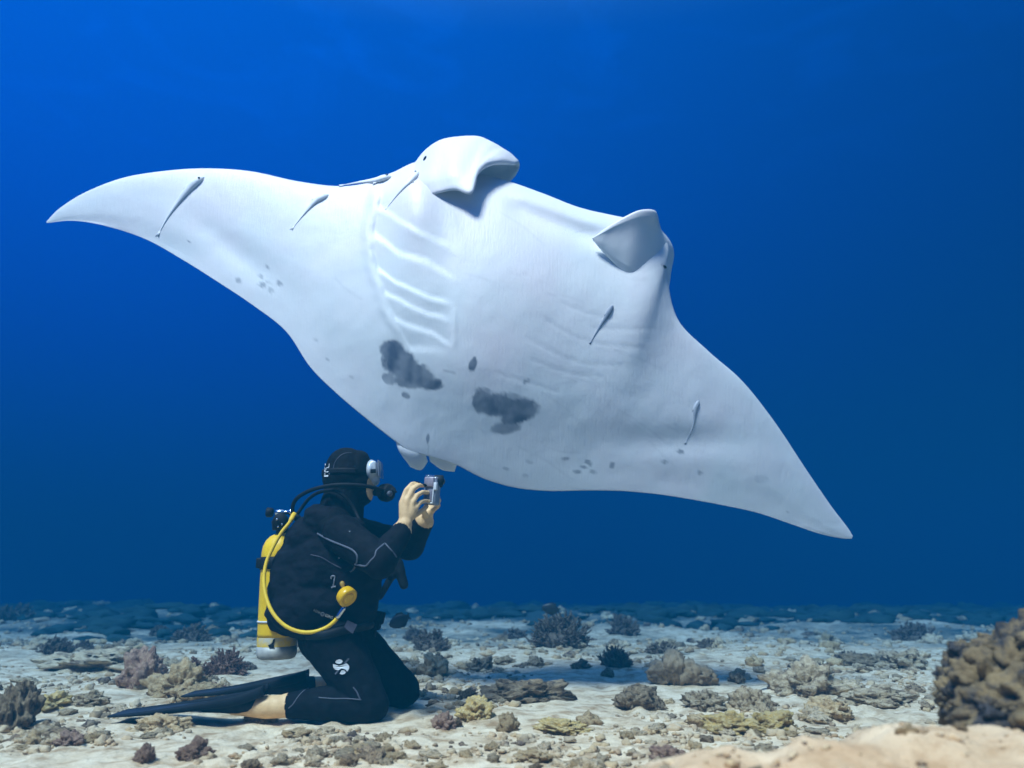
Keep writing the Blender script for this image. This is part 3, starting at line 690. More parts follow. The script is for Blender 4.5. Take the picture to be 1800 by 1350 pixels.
# buoyancy vest
vm = MB()
vm.ell(D(572,1005,-.01), (74*SC, 0.205, 88*SC)); vm.ell(D(560,1060,-.02), (82*SC, 0.205, 62*SC)); vm.ell(D(536,1076,-.10), (58*SC, 0.125, 42*SC), Matrix.Rotation(0.2, 3, 'Y'))
vm.ell(D(522,1020,0), (44*SC, 0.17, 95*SC), Matrix.Rotation(0.12, 3, 'Y')); vm.ell(D(545,950,-.02), (40*SC, 0.15, 40*SC), Matrix.Rotation(0.6, 3, 'Y'))
vm.caps(D(560,912,-.11), 26*SC, D(618,935,-.15), 22*SC); vm.caps(D(560,912,.11), 26*SC, D(640,940,.14), 24*SC)
vm.caps(D(618,935,-.15), 24*SC, D(640,1010,-.12), 30*SC); vm.caps(D(640,1010,-.10), 32*SC, D(632,1075,-.10), 30*SC); vm.caps(D(640,1010,.10), 30*SC, D(634,1075,.10), 30*SC)
vm.ell(D(606,1020,-.15), (34*SC, 0.055, 50*SC), Matrix.Rotation(-0.2, 3, 'Y'))
vm.ell(D(500,1075,-.03), (28*SC, 0.13, 38*SC))
vme = remesh(vm, 'vest', 0.008, 5, 0.5)
vm_co = np.empty(len(vme.vertices)*3, np.float32); vme.vertices.foreach_get('co', vm_co); vm_co = vm_co.reshape(-1, 3)
vm_no = np.empty(len(vme.vertices)*3, np.float32); vme.vertices.foreach_get('normal', vm_no); vm_no = vm_no.reshape(-1, 3)
wr = np.array([noise.fractal(Vector((c[0]*9, c[1]*9, c[2]*16)), 1.0, 2.0, 4) for c in map(tuple, vm_co)])
vme.vertices.foreach_set('co', (vm_co + vm_no*(0.012*wr)[:, None]).astype(np.float32).ravel()); vme.update()
vest = link('buoyancy_vest', vme, M['vest'], person)
vest_bvh = bvh_of(vme); BB = [vest_bvh, body_bvh]
def on_surface(pts, n, lift=0.004, bvhs=BB, smooth=3):
    pp = catmull(pts, n); C = []
    for x, y in pp:
        l, nn = cast_all(bvhs, x, y)
        if l is None: l = P(x, y, C[-1].y if C else DY); nn = Vector((0, -1, 0))
        C.append(l + (CAM - l).normalized()*lift)
    A_ = np.array([tuple(c) for c in C])
    for _ in range(smooth): A_[1:-1] = 0.25*A_[:-2] + 0.5*A_[1:-1] + 0.25*A_[2:]
    return A_.tolist()
def piping(pts, rpx, m, name='piping', parent=vest, lift=0.002, n=40):
    mb = MB(); mb.tube(on_surface(pts, n, lift), rpx*SC, 6); return mb.build(name, m, parent)
piping([(558,938),(580,950),(605,960),(620,967),(628,977),(627,988),(622,1000),(615,1005)], 1.6, M['piping'])
piping([(624,992),(634,994),(643,995),(652,985),(659,978),(661,969),(668,962),(677,955)], 1.5, M['piping'])
piping([(677,955),(684,963),(692,972),(697,979)], 1.2, M['piping'])
piping([(546,975),(565,980),(582,990),(600,999)], 0.9, M['darkpiping'])
# print on the vest
def text_print(txt, x0, y0, x1, y1, hpx, m, parent, shear=0.0, bvhs=BB, name='lettering', weight=0.0):
    cu = bpy.data.curves.new('txt', 'FONT'); cu.body = txt; cu.size = 1.0; cu.offset = weight
    to = bpy.data.objects.new('txt_tmp', cu); COL.objects.link(to)
    dg = bpy.context.evaluated_depsgraph_get(); dg.update()
    me = bpy.data.meshes.new_from_object(to.evaluated_get(dg)); bpy.data.objects.remove(to)
    vs_ = [v.co.copy() for v in me.vertices]; wdt = max(v.x for v in vs_); hgt = 0.7
    ux = Vector((x1-x0, y1-y0)); L = ux.length; ux /= L; uy = Vector((ux.y, -ux.x))
    Vn = []
    for v in vs_:
        q = Vector((x0, y0)) + ux*(v.x/wdt*L) + uy*(v.y/hgt*hpx) + ux*(shear*v.y/hgt*hpx)
        l, nn = cast_all(bvhs, q.x, q.y)
        if l is None: l = P(q.x, q.y, DY)
        Vn.append(l + (CAM - l).normalized()*0.004)
    mn = new_mesh(name, Vn, [tuple(p.vertices) for p in me.polygons], False); return link(name, mn, m, parent)
text_print('AQUA', 550, 1074, 563, 1079.5, 4.2, M['dimprint'], vest, weight=0.02)
text_print('LUNG', 571, 1083, 584, 1088.5, 4.8, M['print'], vest, weight=0.02)
mb = MB(); ring = [(567+3.0*math.cos(a), 1079.5+3.0*math.sin(a)) for a in np.linspace(0, 2*math.pi, 14)]
mb.tube(on_surface(ring, 28, 0.003), 0.7*SC, 5); mb.tube(on_surface([(564.5,1079.5),(567,1079.5),(569.5,1080)], 6, 0.003), 0.6*SC, 5); mb.build('emblem', M['dimprint'], vest)
mb = MB(); mb.tube(on_surface([(582,1018),(583,1013),(588,1012.5),(588,1018),(586.5,1026),(585.5,1032)], 30, 0.004), 1.3*SC, 6); mb.tube(on_surface([(582.5,1033),(586,1031.5),(590,1031)], 8, 0.004), 1.4*SC, 6); mb.build('emblem', M['greyprint'], vest)
# D-ring stud and small strap
mb = MB(); l, n_ = cast_all(BB, 615, 934); mb.ell(l, (0.004,)*3, nu=8, nv=6); mb.build('stud', M['chrome'], vest)
mb = MB(); l, n_ = cast_all(BB, 596, 981); mb.ell(l, (0.005,)*3, nu=8, nv=6); mb.build('stud', M['greyprint'], vest)
# weight-belt webbing with a pale buckle under the vest
mb = MB(); mb.tube(on_surface([(540,1116),(570,1116),(600,1108),(640,1100),(660,1096)], 30, 0.004), 0.021, 8, flat=1.0); mb.build('waist_belt', M['rubber'], vest)
mb = MB(); C = [on_surface([(600+dx, 1094+dx*0.55), (607+dx, 1083+8+dx*0.4)], 2, 0.020)[0] for dx in (0, 18)]
cs = [(604,1103),(611,1090),(628,1098),(620,1114)]
l0 = [cast_all(BB, *c)[0] for c in cs]; yb = min(l.y for l in l0 if l is not None) - 0.022
q = [P(a, c_, yb) for a, c_ in cs]; mb.add([*q, *[P(a, c_, yb + 0.014) for a, c_ in cs]], [(0,1,2,3),(7,6,5,4),(0,4,5,1),(1,5,6,2),(2,6,7,3),(3,7,4,0)]); mb.build('buckle', M['darkpiping'], vest, False)
# console and inflator hanging in front of the chest
mb = MB(); mb.caps(D(700,990,.05), 9*SC, D(703,1006,.05), 10*SC); mb.caps(D(703,1006,.05), 9*SC, D(710,1028,.05), 8*SC); mb.caps(D(690,1010,.06), 9*SC, D(700,1000,.06), 9*SC)
mb.caps(D(680,985,.08), 12*SC, D(690,1010,.08), 9*SC); mb.caps(D(690,1010,.08), 7*SC, D(668,1050,.06), 5*SC)
link('inflator', remesh(mb, 'inflator', 0.005, 3), M['rubber'], vest)
mb = MB(); mb.box(D(660,1090,-.02), (20*SC, 0.06, 30*SC), Matrix.Rotation(0.15, 3, 'Y'), 0.008); mb.box(D(669,1086,.0), (12*SC, 0.05, 20*SC), Matrix.Rotation(0.2, 3, 'Y'), 0.006); mb.build('pocket', M['vest'], vest)
mb = MB(); mb.tube([D(660,1098,.06), D(659,1112,.06), D(655,1130,.06)], 3*SC, 8); mb.build('strap_end', M['rubber'], vest)
# suit seams and knee seam
piping([(507,1245),(515,1238),(523,1226),(533,1215),(545,1208)], 0.9, M['piping'], 'seam', person, 0.001)
piping([(560,1226),(585,1228),(610,1228),(635,1230)], 0.9, M['piping'], 'seam', person, 0.001)
piping([(621,1208),(627,1216),(630,1223),(634,1231)], 1.1, M['piping'], 'seam', person, 0.001)
piping([(585,832),(588,815),(596,803),(606,797),(618,796)], 0.8, M['darkpiping'], 'seam', person, 0.001)
# thigh emblem: white disc split by an S, crossed by a bar
def patch(poly, m, name='emblem', parent=person, lift=0.004, bvhs=BB):
    pts = [Vector((x, y, 0)) for x, y in poly]; tri = mgeo.tessellate_polygon([pts]); Vn = []
    for x, y in poly:
        l, nn = cast_all(bvhs, x, y)
        if l is None: l = P(x, y, DY)
        Vn.append(l + (CAM - l).normalized()*lift)
    return link(name, new_mesh(name, Vn, tri, False), m, parent)
ex, ey, er = 599, 1172, 12.5
def arc(cx, cy, r, a0, a1, n): return [(cx + r*math.cos(a), cy + r*math.sin(a)) for a in np.linspace(a0, a1, n)]
def em(poly): return [(599.5 + (x-599.3)*1.12, 1172 + (y-1172)*1.12) for x, y in poly]
patch(em([(590,1164.5),(592,1162),(596,1160.5),(600,1161),(602,1163.5),(600,1166.5),(596,1167.5),(592,1166.5)]), M['print'])
patch(em([(586.5,1168),(590,1168.5),(596,1170.5),(603,1168.5),(608,1166.5),(612,1170.5),(612.2,1174.5),(609,1180),(606,1176),(600,1174.5),(595,1177.5),(590,1176.5),(587,1173)]), M['print'])
patch(em([(597,1183),(600,1177.5),(604,1177.5),(607,1180.5),(605,1183),(601,1184.2)]), M['print'])
patch([(588,1184),(612,1156.5),(614.5,1158.5),(590,1186)], M['piping'], lift=0.0055)

# diving mask: skirt, lens rim, strap with its white label
mask = empty('diving_mask', D(660,830), 'milky white diving mask with a black strap on the diver\'s hooded head', 'diving mask')
mb = MB(); Mr = Matrix.Rotation(R(-4), 3, 'Y')
mb.ell(D(654,828,0), (10*SC, 0.076, 20*SC), Mr); mb.box(D(659,825,0), (12*SC, 0.125, 25*SC), Mr, 0.010); mb.ell(D(659,843,0), (9*SC, 0.04, 11*SC))
link('skirt', remesh(mb, 'skirt', 0.004, 3), M['silicone'], mask)
mb = MB(); mb.box(D(656,828,-.082), (9*SC, 0.012, 7*SC), Mr, 0.003); mb.build('buckle', M['rubber'], mask)
mb = MB(); mb.box(D(669,826,0), (0.004, 0.14, 0.075), Mr, 0.0015); mb.build('lens', M['housing'], mask)
# strap as a band around the hood
a0 = D(656,828); sp = []
cxh = D(609,832)
for a in np.linspace(0.95, 2*math.pi-0.95, 60):
    dv = Vector((math.cos(a), -math.sin(a), 0.0)); 
    h = body_bvh.ray_cast(cxh + Vector((0,0, -0.0 - 0.012*math.cos(a)*0)) + dv*0.5, -dv)
    if h[0] is not None: sp.append(h[0] + dv*0.003)
G = np.array([[tuple(p + Vector((0, 0, k*0.013))) for k in (-1, -0.33, 0.33, 1)] for p in sp])
V, F = thick_sheet(G, 0.004); mb = MB(); mb.add(V, F); strap = mb.build('strap', M['rubber'], mask); sme = strap.data; st_bvh = bvh_of(sme)
SB = [st_bvh, body_bvh]
patch([(571.5,815),(579,815),(578.5,821),(574.5,823),(570.5,824)], M['print'], 'label_print', mask, bvhs=SB)
patch([(570,825.5),(574,825),(578,823),(577,830),(569.5,830)], M['print'], 'label_print', mask, bvhs=SB)
patch([(569.5,832.5),(580,832),(580,833.5),(569.5,834)], M['print'], 'label_print', mask, bvhs=SB)
patch([(569.5,835.5),(577,835),(576.5,838),(569.5,838)], M['print'], 'label_print', mask, bvhs=SB)

# ------------------------------------------------------------------ tank
TX = 0.095
t0, t1 = D(486,1158,.03), D(496,936,.03); ax = (t1 - t0).normalized(); TL = (t1 - t0).length
tank = empty('scuba_tank', t0, 'scratched yellow scuba tank strapped to the diver\'s back', 'scuba tank')
mb = MB(); r_ = 0.088
mb.disc(t0, ax, [(TL*0.17, r_), (TL*0.2, r_), (TL*0.45, r_), (TL*0.80, r_), (TL*0.84, r_*0.985), (TL*0.89, r_*0.93), (TL*0.935, r_*0.80), (TL*0.97, r_*0.58), (TL*0.99, r_*0.34), (TL, 0.022)], 40); mb.build('cylinder', M['yellow'], tank)
mb = MB(); mb.disc(t0, ax, [(0.0, r_*0.80), (0.006, r_*0.93), (0.02, r_), (TL*0.10, r_*1.0)], 40); mb.build('base', M['baremetal'], tank)
M['wornyellow'] = mat('worn_yellow_paint', (0.90, 0.56, 0.012), (0.75, 0.47, 0.03), 0.5, 10, 5, 0.0006, 60, c3=(0.54, 0.50, 0.38), c3scale=7, c3lo=0.46, c3hi=0.60)
mb = MB(); mb.disc(t0, ax, [(TL*0.10, r_*1.0), (TL*0.101, r_*1.001), (TL*0.17, r_*1.001), (TL*0.171, r_*0.999)], 40); mb.build('worn_band', M['wornyellow'], tank)
mb = MB(); mb.disc(t0, ax, [(TL*0.285, r_*1.02), (TL*0.287, r_*1.05), (TL*0.297, r_*1.05), (TL*0.299, r_*1.02)], 40); mb.build('rubber_ring', M['print'], tank)
mb = MB(); mb.disc(t0, ax, [(TL*0.70, r_*1.01), (TL*0.701, r_*1.07), (TL*0.80, r_*1.07), (TL*0.801, r_*1.01)], 40); mb.build('strap', M['rubber'], tank)
mb = MB(); mb.box(t0 + ax*TL*0.75 + Vector((-r_*0.95, -0.03, 0)), (0.03, 0.05, 0.045), None, 0.006); mb.build('strap_buckle', M['rubber'], tank)
vt = D(494,915,.03)
mb = MB(); mb.disc(t1 - ax*0.01, ax, [(0, 0.026), (0.01, 0.028), (0.05, 0.026), (0.07, 0.022), (0.085, 0.018)], 20); mb.build('valve', M['rubber'], tank)
mb = MB(); mb.disc(D(478,901,.02), Vector((-1, -0.1, 0.05)), [(-0.006, 0.016), (0.0, 0.022), (0.022, 0.023), (0.026, 0.018)], 12); mb.build('valve_knob', M['rubber'], tank)
# dark brand mark low on the tank
mb = MB(); tk_bvh = None
dm = [(471,1134),(474,1133),(478,1130),(480,1124),(484,1123),(483,1128),(481,1133),(482,1139),(473,1139)]
tb = MB(); tb.disc(t0, ax, [(0.0, r_), (TL, r_)], 60); tk_bvh = BVHTree.FromPolygons([Vector(v) for v in tb.V], tb.F)
patch(dm, M['rubber'], 'painted_mark', tank, 0.003, [tk_bvh])

# ------------------------------------------------------------------ regulator with hoses
reg = empty('breathing_regulator', vt, 'breathing regulator with black hoses and a yellow spare mouthpiece hose', 'regulator')
mb = MB(); mb.disc(D(484,901,-.01), Vector((1, 0, 0.02)), [(0, 0.010), (0.005, 0.014), (0.035, 0.013), (0.042, 0.009), (0.06, 0.010), (0.068, 0.016), (0.085, 0.016)], 18); mb.build('first_stage', M['chrome'], reg)
mb = MB(); mb.disc(D(494,916,-.01), Vector((0.1, -1, 0.1)), [(-0.02, 0.030), (0.0, 0.034), (0.03, 0.032), (0.036, 0.024)], 20); mb.disc(D(490,928,.0), ax, [(-0.01, 0.028), (0.03, 0.034), (0.045, 0.022)], 20); mb.disc(D(522,910,.0), Vector((0.6, -0.4, -0.6)), [(-0.02, 0.018), (0.03, 0.016)], 14); mb.build('yoke', M['rubber'], reg)
mb = MB()
for (x, y) in ((487,913),(496,922),(489,926)): mb.ell(D(x, y, -.055), (0.005,)*3, nu=8, nv=6)
mb.build('screw', M['chrome'], reg)
def hose(pts, rpx, m, name, parent=reg, n=60):
    mb = MB(); mb.tube(catmull([tuple(D(*p)) for p in pts], n).tolist(), rpx*SC, 10, True); return mb.build(name, m, parent)
hose([(514,904,-.03),(515,888,-.05),(523,875,-.08),(541,864,-.10),(562,857,-.12),(585,853,-.135),(610,852,-.14),(640,854,-.12),(664,859,-.07),(676,864,-.02)], 3.4, M['rubber'], 'hose')
hose([(524,902,.0),(533,889,.0),(545,875,-.02),(562,865,-.06),(585,862,-.11),(605,872,-.125),(625,900,-.12),(640,940,-.17)], 3.0, M['rubber'], 'hose')
# yellow spare hose
yh = [(516,906),(508,920),(495,936),(480,962),(468,990),(464,1020),(468,1050),(480,1078),(500,1099),(525,1110),(550,1111),(572,1104),(586,1094),(593,1086)]
yC = catmull(yh, 80); ypts = []
allb = [vest_bvh, body_bvh, tk_bvh]
for k, (x, y) in enumerate(yC):
    l, nn = cast_all(allb, x, y); yy = (l.y if l is not None else DY - 0.02)
    ypts.append(yy)
ypts = np.array(ypts); 
for _ in range(40): ypts = np.minimum(ypts, np.convolve(np.pad(ypts, 6, mode='edge'), np.ones(13)/13, 'valid'))
for _ in range(4): ypts = np.convolve(np.pad(ypts, 4, mode='edge'), np.ones(9)/9, 'valid')
ypts -= 0.016; ypts[0:6] = np.linspace(DY-0.05, ypts[6], 6)
mb = MB(); pts3 = [P(x, y, yy) for (x, y), yy in zip(yC, ypts)]; mb.tube(pts3, 3.1*SC, 12, True); mb.build('yellow_hose', M['yellowhose'], reg)
ye = ypts[-1]
mb = MB(); mb.tube([pts3[0] + (pts3[0]-pts3[3]).normalized()*0.012, pts3[0], pts3[3], pts3[5]], [4.0*SC, 4.6*SC, 4.2*SC, 3.3*SC], 12); mb.build('hose_guard', M['yellowhose'], reg)
mb = MB(); mb.tube([P(592,1087,ye), P(595,1083,ye), P(604,1069,ye), P(606,1066,ye)], [3.6*SC, 4.0*SC, 4.0*SC, 3.0*SC], 14); mb.build('hose_fitting', M['chrome'], reg)
oc = P(611,1050,ye-0.005); oax = Vector((0.62, -0.48, -0.50)).normalized()
octo = MB(); octo.disc(oc, oax, [(-0.035, 0.030), (-0.025, 0.040), (-0.006, 0.043), (0.006, 0.043), (0.012, 0.038), (0.013, 0.030), (0.008, 0.026), (0.008, 0.004)], 32)
o8 = octo.build('spare_mouthpiece', M['yellowplastic'], reg)
mb = MB(); mb.tube([P(608,1046,ye+0.0), P(606,1038,ye+0.0), P(603,1031,ye-0.002), P(602,1027,ye)], [0.014, 0.011, 0.010, 0.014], 12, True, flat=0.8); mb.build('mouth_tube', mat('ochre_silicone', (0.45, 0.27, 0.04), None, 0.5), o8)
mb = MB(); mb.disc(oc + oax*0.009, oax, [(0, 0.026), (0.003, 0.024), (0.004, 0.012)], 24); mb.build('purge_cover', M['yellowplastic'], o8)
# second stage in the mouth
s2 = MB(); s2.disc(D(679,866,.0), Vector((0.75, -0.5, -0.05)), [(-0.034, 0.026), (-0.022, 0.040), (0.006, 0.043), (0.024, 0.037), (0.033, 0.022)], 28); s2.caps(D(660,866,.0), 0.016, D(672,866,0), 0.017); s2.caps(D(676,872,0), 0.022, D(690,862,.0), 0.017); s2.caps(D(688,862,-.02), 0.011, D(697,865,-.02), 0.005)
ss_ = link('second_stage', remesh(s2, 'second_stage', 0.0035, 2), M['rubber'], reg)
mb = MB(); mb.disc(D(684,868,-.03), Vector((0.75, -0.6, 0)), [(0, 0.014), (0.010, 0.013), (0.012, 0.008)], 18); mb.build('purge_button', M['piping'], ss_)

# ------------------------------------------------------------------ fins
def swim_fin(label, st, pocket, halfw):
    base = P(*st[-1]); e = empty('swim_fin', base, label, 'swim fin', 'swim fins worn by the diver')
    C = catmull([tuple(P(*s)) for s in st], 30); u = np.linspace(0, 1, 30)
    wv = np.interp(u, [0, .05, .3, .7, 1], [.88, 1, 1, .78, .45])*halfw; rh = np.interp(u, [0, .15, .6, 1], [.004, .008, .020, .024]); t_ = np.interp(u, [0, 1], [.002, .006])
    Vb = []; Fb = []
    for k in range(30):
        prf = [(-wv[k]+.022, t_[k]), (wv[k]-.022, t_[k]), (wv[k]-.022, -t_[k]), (-wv[k]+.022, -t_[k])]
        for (a, z) in prf: Vb.append((C[k][0] + (0.012*math.cos(a/wv[k]*2.6) if k == 0 else 0), C[k][1] + a, C[k][2] + z))
    for k in range(29):
        for i in range(4): Fb.append((k*4+i, k*4+(i+1) % 4, (k+1)*4+(i+1) % 4, (k+1)*4+i))
    Fb += [(3,2,1,0), (116,117,118,119)]
    mb = MB(); mb.add(Vb, Fb); bl = mb.build('blade', M['finblade'], e, False)
    for sg in (-1, 1):
        mb = MB(); Vr = []
        for k in range(30):
            yc = C[k][1] + sg*(wv[k]-.014)
            for a in np.linspace(0, 2*math.pi, 11)[:-1]: Vr.append((C[k][0], yc + .011*math.cos(a), C[k][2] + rh[k]*math.sin(a)))
        Fr = [(k*10+i, k*10+(i+1) % 10, (k+1)*10+(i+1) % 10, (k+1)*10+i) for k in range(29) for i in range(10)] + [tuple(range(9, -1, -1)), tuple(290+i for i in range(10))]
        mb.add(Vr, Fr); mb.build('rail', M['fin'], e)
    mb = MB(); pk = catmull([tuple(P(*p[:3])) for p in pocket], 24); pr = catmull([[p[3]] for p in pocket], 24)[:, 0]
    mb.tube(pk.tolist(), pr.tolist(), 20, True, flat=0.85); mb.build('foot_pocket', M['rubber'], e)
    return e
swim_fin('dark blue-grey swim fin stretching back over the sand from the near foot', [(206,1254,3.64),(290,1246,3.64),(370,1236,3.64),(430,1226,3.635),(468,1212,3.63)],
         [(362,1243,3.64,.026),(390,1240,3.635,.036),(418,1239,3.635,.044),(440,1238,3.635,.046)], 0.105)
swim_fin('pale blue swim fin on the far foot, half hidden behind coral rubble', [(330,1220,3.99),(400,1213,3.99),(460,1203,3.98),(515,1193,3.97),(540,1186,3.97)],
         [(452,1210,3.98,.03),(490,1207,3.975,.042),(522,1206,3.97,.05),(548,1206,3.97,.052)], 0.10)

# ------------------------------------------------------------------ the camera in its clear housing
cc = D(755,862,-.075)
ucam = empty('underwater_camera', cc, 'compact camera in a clear housing held up in both hands', 'camera')
rt = Matrix.Rotation(R(4), 3, 'Y') @ Matrix.Rotation(R(-24), 3, 'Z') @ Matrix.Scale(0.86, 3)
def cb(name, off, size, m, bev=0.004, parent=ucam):
    mb = MB(); mb.box(cc + rt @ Vector(off), size, rt, bev); return mb.build(name, m, parent)
cb('housing', (0, 0.028, 0), (0.075, 0.056, 0.150), M['housing'], 0.010)
cb('camera_body', (-0.004, -0.004, 0.044), (0.056, 0.012, 0.050), M['cambody'], 0.004)
cb('screen', (-0.002, -0.003, -0.028), (0.052, 0.010, 0.062), mat('grey_screen', (0.16, 0.15, 0.19), (0.24, 0.22, 0.26), 0.15, 30), 0.003)
cb('latch', (0.036, -0.002, 0.022), (0.018, 0.018, 0.040), M['print'], 0.003)
for k in range(4): cb('button', (-0.032+0.015*k, 0.010, 0.077), (0.009, 0.012, 0.010), M['chrome'], 0.002)
cb('seal_frame', (0.026, -0.001, -0.030), (0.006, 0.012, 0.075), M['print'], 0.002)
cb('lower_frame', (-0.004, -0.001, -0.066), (0.062, 0.012, 0.008), M['print'], 0.002)
mb = MB(); mb.disc(cc + rt @ Vector((0.026, 0.045, 0.056)), rt @ Vector((0.75, 0.65, 0)), [(-0.02, 0.026), (0.006, 0.028), (0.016, 0.029), (0.016, 0.023), (0.010, 0.021)], 28); port = mb.build('lens_port', M['rubber'], ucam)
mb = MB(); mb.ell(cc + rt @ Vector((0.026, 0.045, 0.056)) + rt @ Vector((0.75, 0.65, 0)).normalized()*0.014, (0.018, 0.018, 0.018), nu=16, nv=10); mb.build('lens', M['eye'], port)

# ================================================================== rocks and corals
def rock_mesh(name, seed, sub=4, rough=0.32, lump=1.7, flat=0.62):
    bm = bmesh.new(); bmesh.ops.create_icosphere(bm, subdivisions=sub, radius=1.0)
    off = Vector((seed*7.13, seed*3.71, seed*1.97))
    for v in bm.verts:
        n = v.co.normalized()
        d = 1 + rough*1.2*noise.fractal(n*lump + off, 1.0, 2.0, 3) + rough*0.9*(0.42 - noise.voronoi(n*3.2 + off)[0][0]) + rough*0.25*noise.noise(n*9 + off)
        if sub >= 4: d += rough*0.55*(0.42 - noise.voronoi(n*8 + off)[0][0])
        if sub >= 5: d += rough*0.28*(0.42 - noise.voronoi(n*18 + off)[0][0])
        v.co = Vector((n.x*d, n.y*d, n.z*d))
        if v.co.z < -0.25: v.co.z = -0.25 + (v.co.z+0.25)*0.3
    me = bpy.data.meshes.new(name); bm.to_mesh(me); bm.free()
    me.polygons.foreach_set('use_smooth', [True]*len(me.polygons)); return me
def place_rock(name, label, cat, me, m, p, wid, hgt, dep=None, rz=0.0, group=None):
    o = bpy.data.objects.new(name, me); COL.objects.link(o)
    o.location = (p[0], p[1], p[2] + hgt*0.12); o.scale = (wid/2, (dep or wid*0.8)/2, hgt*0.58); o.rotation_euler = (0, 0, rz)
    if o.material_slots and m is not None:
        o.material_slots[0].link = 'OBJECT'; o.material_slots[0].material = m
    return tag(o, label, cat, group)
variants = []
for k in range(10):
    me = rock_mesh('rock_shape', k + 1, 5, 0.34 if k % 2 else 0.42); me.materials.append(M['rock_tan']); variants.append(me)
ROCKS = [ # px, base py, width px, height px, material, label
 (925,1240,134,46,'rock_dark','broad low dark boulder on the sand right of the diver\'s knees'),
 (834,1270,76,42,'rock_yellow','rounded tan rock just below and left of the broad dark boulder'),
 (780,1288,44,34,'rock_purple','small purplish black rock below the rounded tan rock'),
 (893,1293,42,36,'rock_tan','small brown pointed rock below the broad dark boulder'),
 (1428,1228,118,62,'rock_grey','greenish mound with a ragged dark growth on top, far right of the sand'),
 (1126,1252,80,46,'rock_dark','dark twin-peaked rock right of the broad dark boulder'),
 (1245,1252,88,36,'rock_grey','flat-topped grey rock below the black coral heap'),
 (1325,1254,64,50,'rock_grey','knobbly grey rock between the flat-topped rock and the greenish mound'),
 (1298,1204,34,22,'rock_dark','small dark block of rock right of the black coral heap'),
 (1290,1292,90,36,'rock_yellow','long yellowish rock in the right foreground rubble'),
 (1365,1292,100,40,'rock_yellow','broad yellowish slab of rock at the edge of the foreground sand'),
 (1470,1268,90,36,'rock_tan','low brown rock at the foot of the right outcrop'),
 (150,1186,215,46,'rock_grey','long low grey ledge behind the fin tip, under dark coral'),
 (236,1214,84,76,'rock_purple','tall purple-brown lump beside the tan coral mound'),
 (300,1232,110,62,'rock_tan','tan lumpy mound behind the near swim fin'),
 (345,1240,80,36,'rock_tan','small tan heap against the upper edge of the near swim fin'),
 (14,1284,84,92,'rock_dark','dark brown lump cut by the left edge of the picture'),
 (274,1292,80,34,'rock_tan','crusty tan rock in front of the near swim fin'),
 (76,1252,70,32,'rock_yellow','pale yellow flat rock near the left edge'),
 (150,1245,60,26,'rock_grey','grey rock between the pale yellow rock and the tan mound'),
 (845,1184,56,30,'rock_grey','grey peaked rock upper right of the diver\'s far knee'),
 (943,1174,32,20,'rock_grey','small lone grey cone of rock above the broad dark boulder'),
 (886,1170,36,16,'rock_grey','low grey rock between the peaked rock and the lone cone'),
 (760,1192,70,42,'rock_tan','brown rock just right of the diver\'s far thigh'),
 (1022,1180,30,16,'rock_dark','little dark rock left of the spiky bush coral'),
 (1070,1195,24,18,'rock_grey','little upright grey rock below the spiky bush coral'),
 (985,1292,90,22,'rock_yellow','yellow crust of rock in the middle foreground'),
 (455,1278,50,22,'rock_grey','grey rubble stone in front of the diver\'s bare ankle'),
 (705,1190,30,16,'rock_grey','small grey rock touching the diver\'s far thigh'),
 (1560,1245,110,34,'rock_grey','low dark ridge of rock across the white sand patch at right'),
 (1600,1180,100,40,'rock_grey','blurred grey rock beyond the white sand patch at right'),
 (1520,1175,60,26,'rock_dark','dark rock left of the blurred grey rock'),
 (820,1232,34,20,'rock_dark','dark small stone left of the broad dark boulder'),
 (110,1318,60,26,'rock_purple','purple-brown stone low in the left corner foreground'),
 (335,1340,50,34,'rock_purple','brown stone at the bottom edge below the near fin'),
 (250,1345,36,36,'rock_purple','reddish upright stone at the bottom edge, left of centre'),
 (1175,1345,60,30,'rock_purple','mauve stone at the bottom edge, right of centre'),
 (690,1345,50,20,'rock_tan','small tan stone at the bottom edge under the diver\'s knee'),
 (940,1345,70,22,'rock_tan','flat tan stone at the bottom edge in the middle'),
]
MARKS = [(925,1240,'broad dark boulder'),(834,1270,'rounded tan rock'),(780,1288,'small purplish rock'),(893,1293,'brown pointed rock'),(1428,1228,'greenish mound'),(1126,1252,'twin-peaked dark rock'),
 (1245,1252,'flat-topped grey rock'),(1325,1254,'knobbly grey rock'),(1290,1292,'long yellowish rock'),(1365,1292,'broad yellowish slab'),(1470,1268,'low brown rock'),(150,1186,'long grey ledge'),(236,1214,'tall purple-brown lump'),
 (300,1232,'tan lumpy mound'),(14,1284,'dark lump at the left edge'),(274,1292,'crusty tan rock'),(76,1252,'pale yellow rock'),(845,1184,'grey peaked rock'),(943,1174,'lone grey cone'),(760,1192,'brown rock by the thigh'),
 (985,1292,'yellow rock crust'),(1560,1245,'dark rock ridge'),(1195,1204,'black coral heap'),(1085,1174,'spiky bush coral'),(110,1318,'purple-brown corner stone'),(335,1340,'brown stone at the bottom edge'),
 (1175,1345,'mauve stone'),(690,1345,'small tan bottom stone'),(940,1345,'flat tan bottom stone'),(1700,1265,'right outcrop'),(985,1140,'hazy coral thicket'),(1500,1330,'near sand hump')]
for k, (px, py, wp, hp, mk, lab) in enumerate(ROCKS):
    p = ground_at(px, py - 3)
    s = p.y/FPX*1.02
    place_rock('rock', lab, 'rock', variants[k % 10], M[mk], (p.x, p.y + wp*s*0.3, H(p.x, p.y)), wp*s, hp*s, wp*s*0.75, k*1.3)

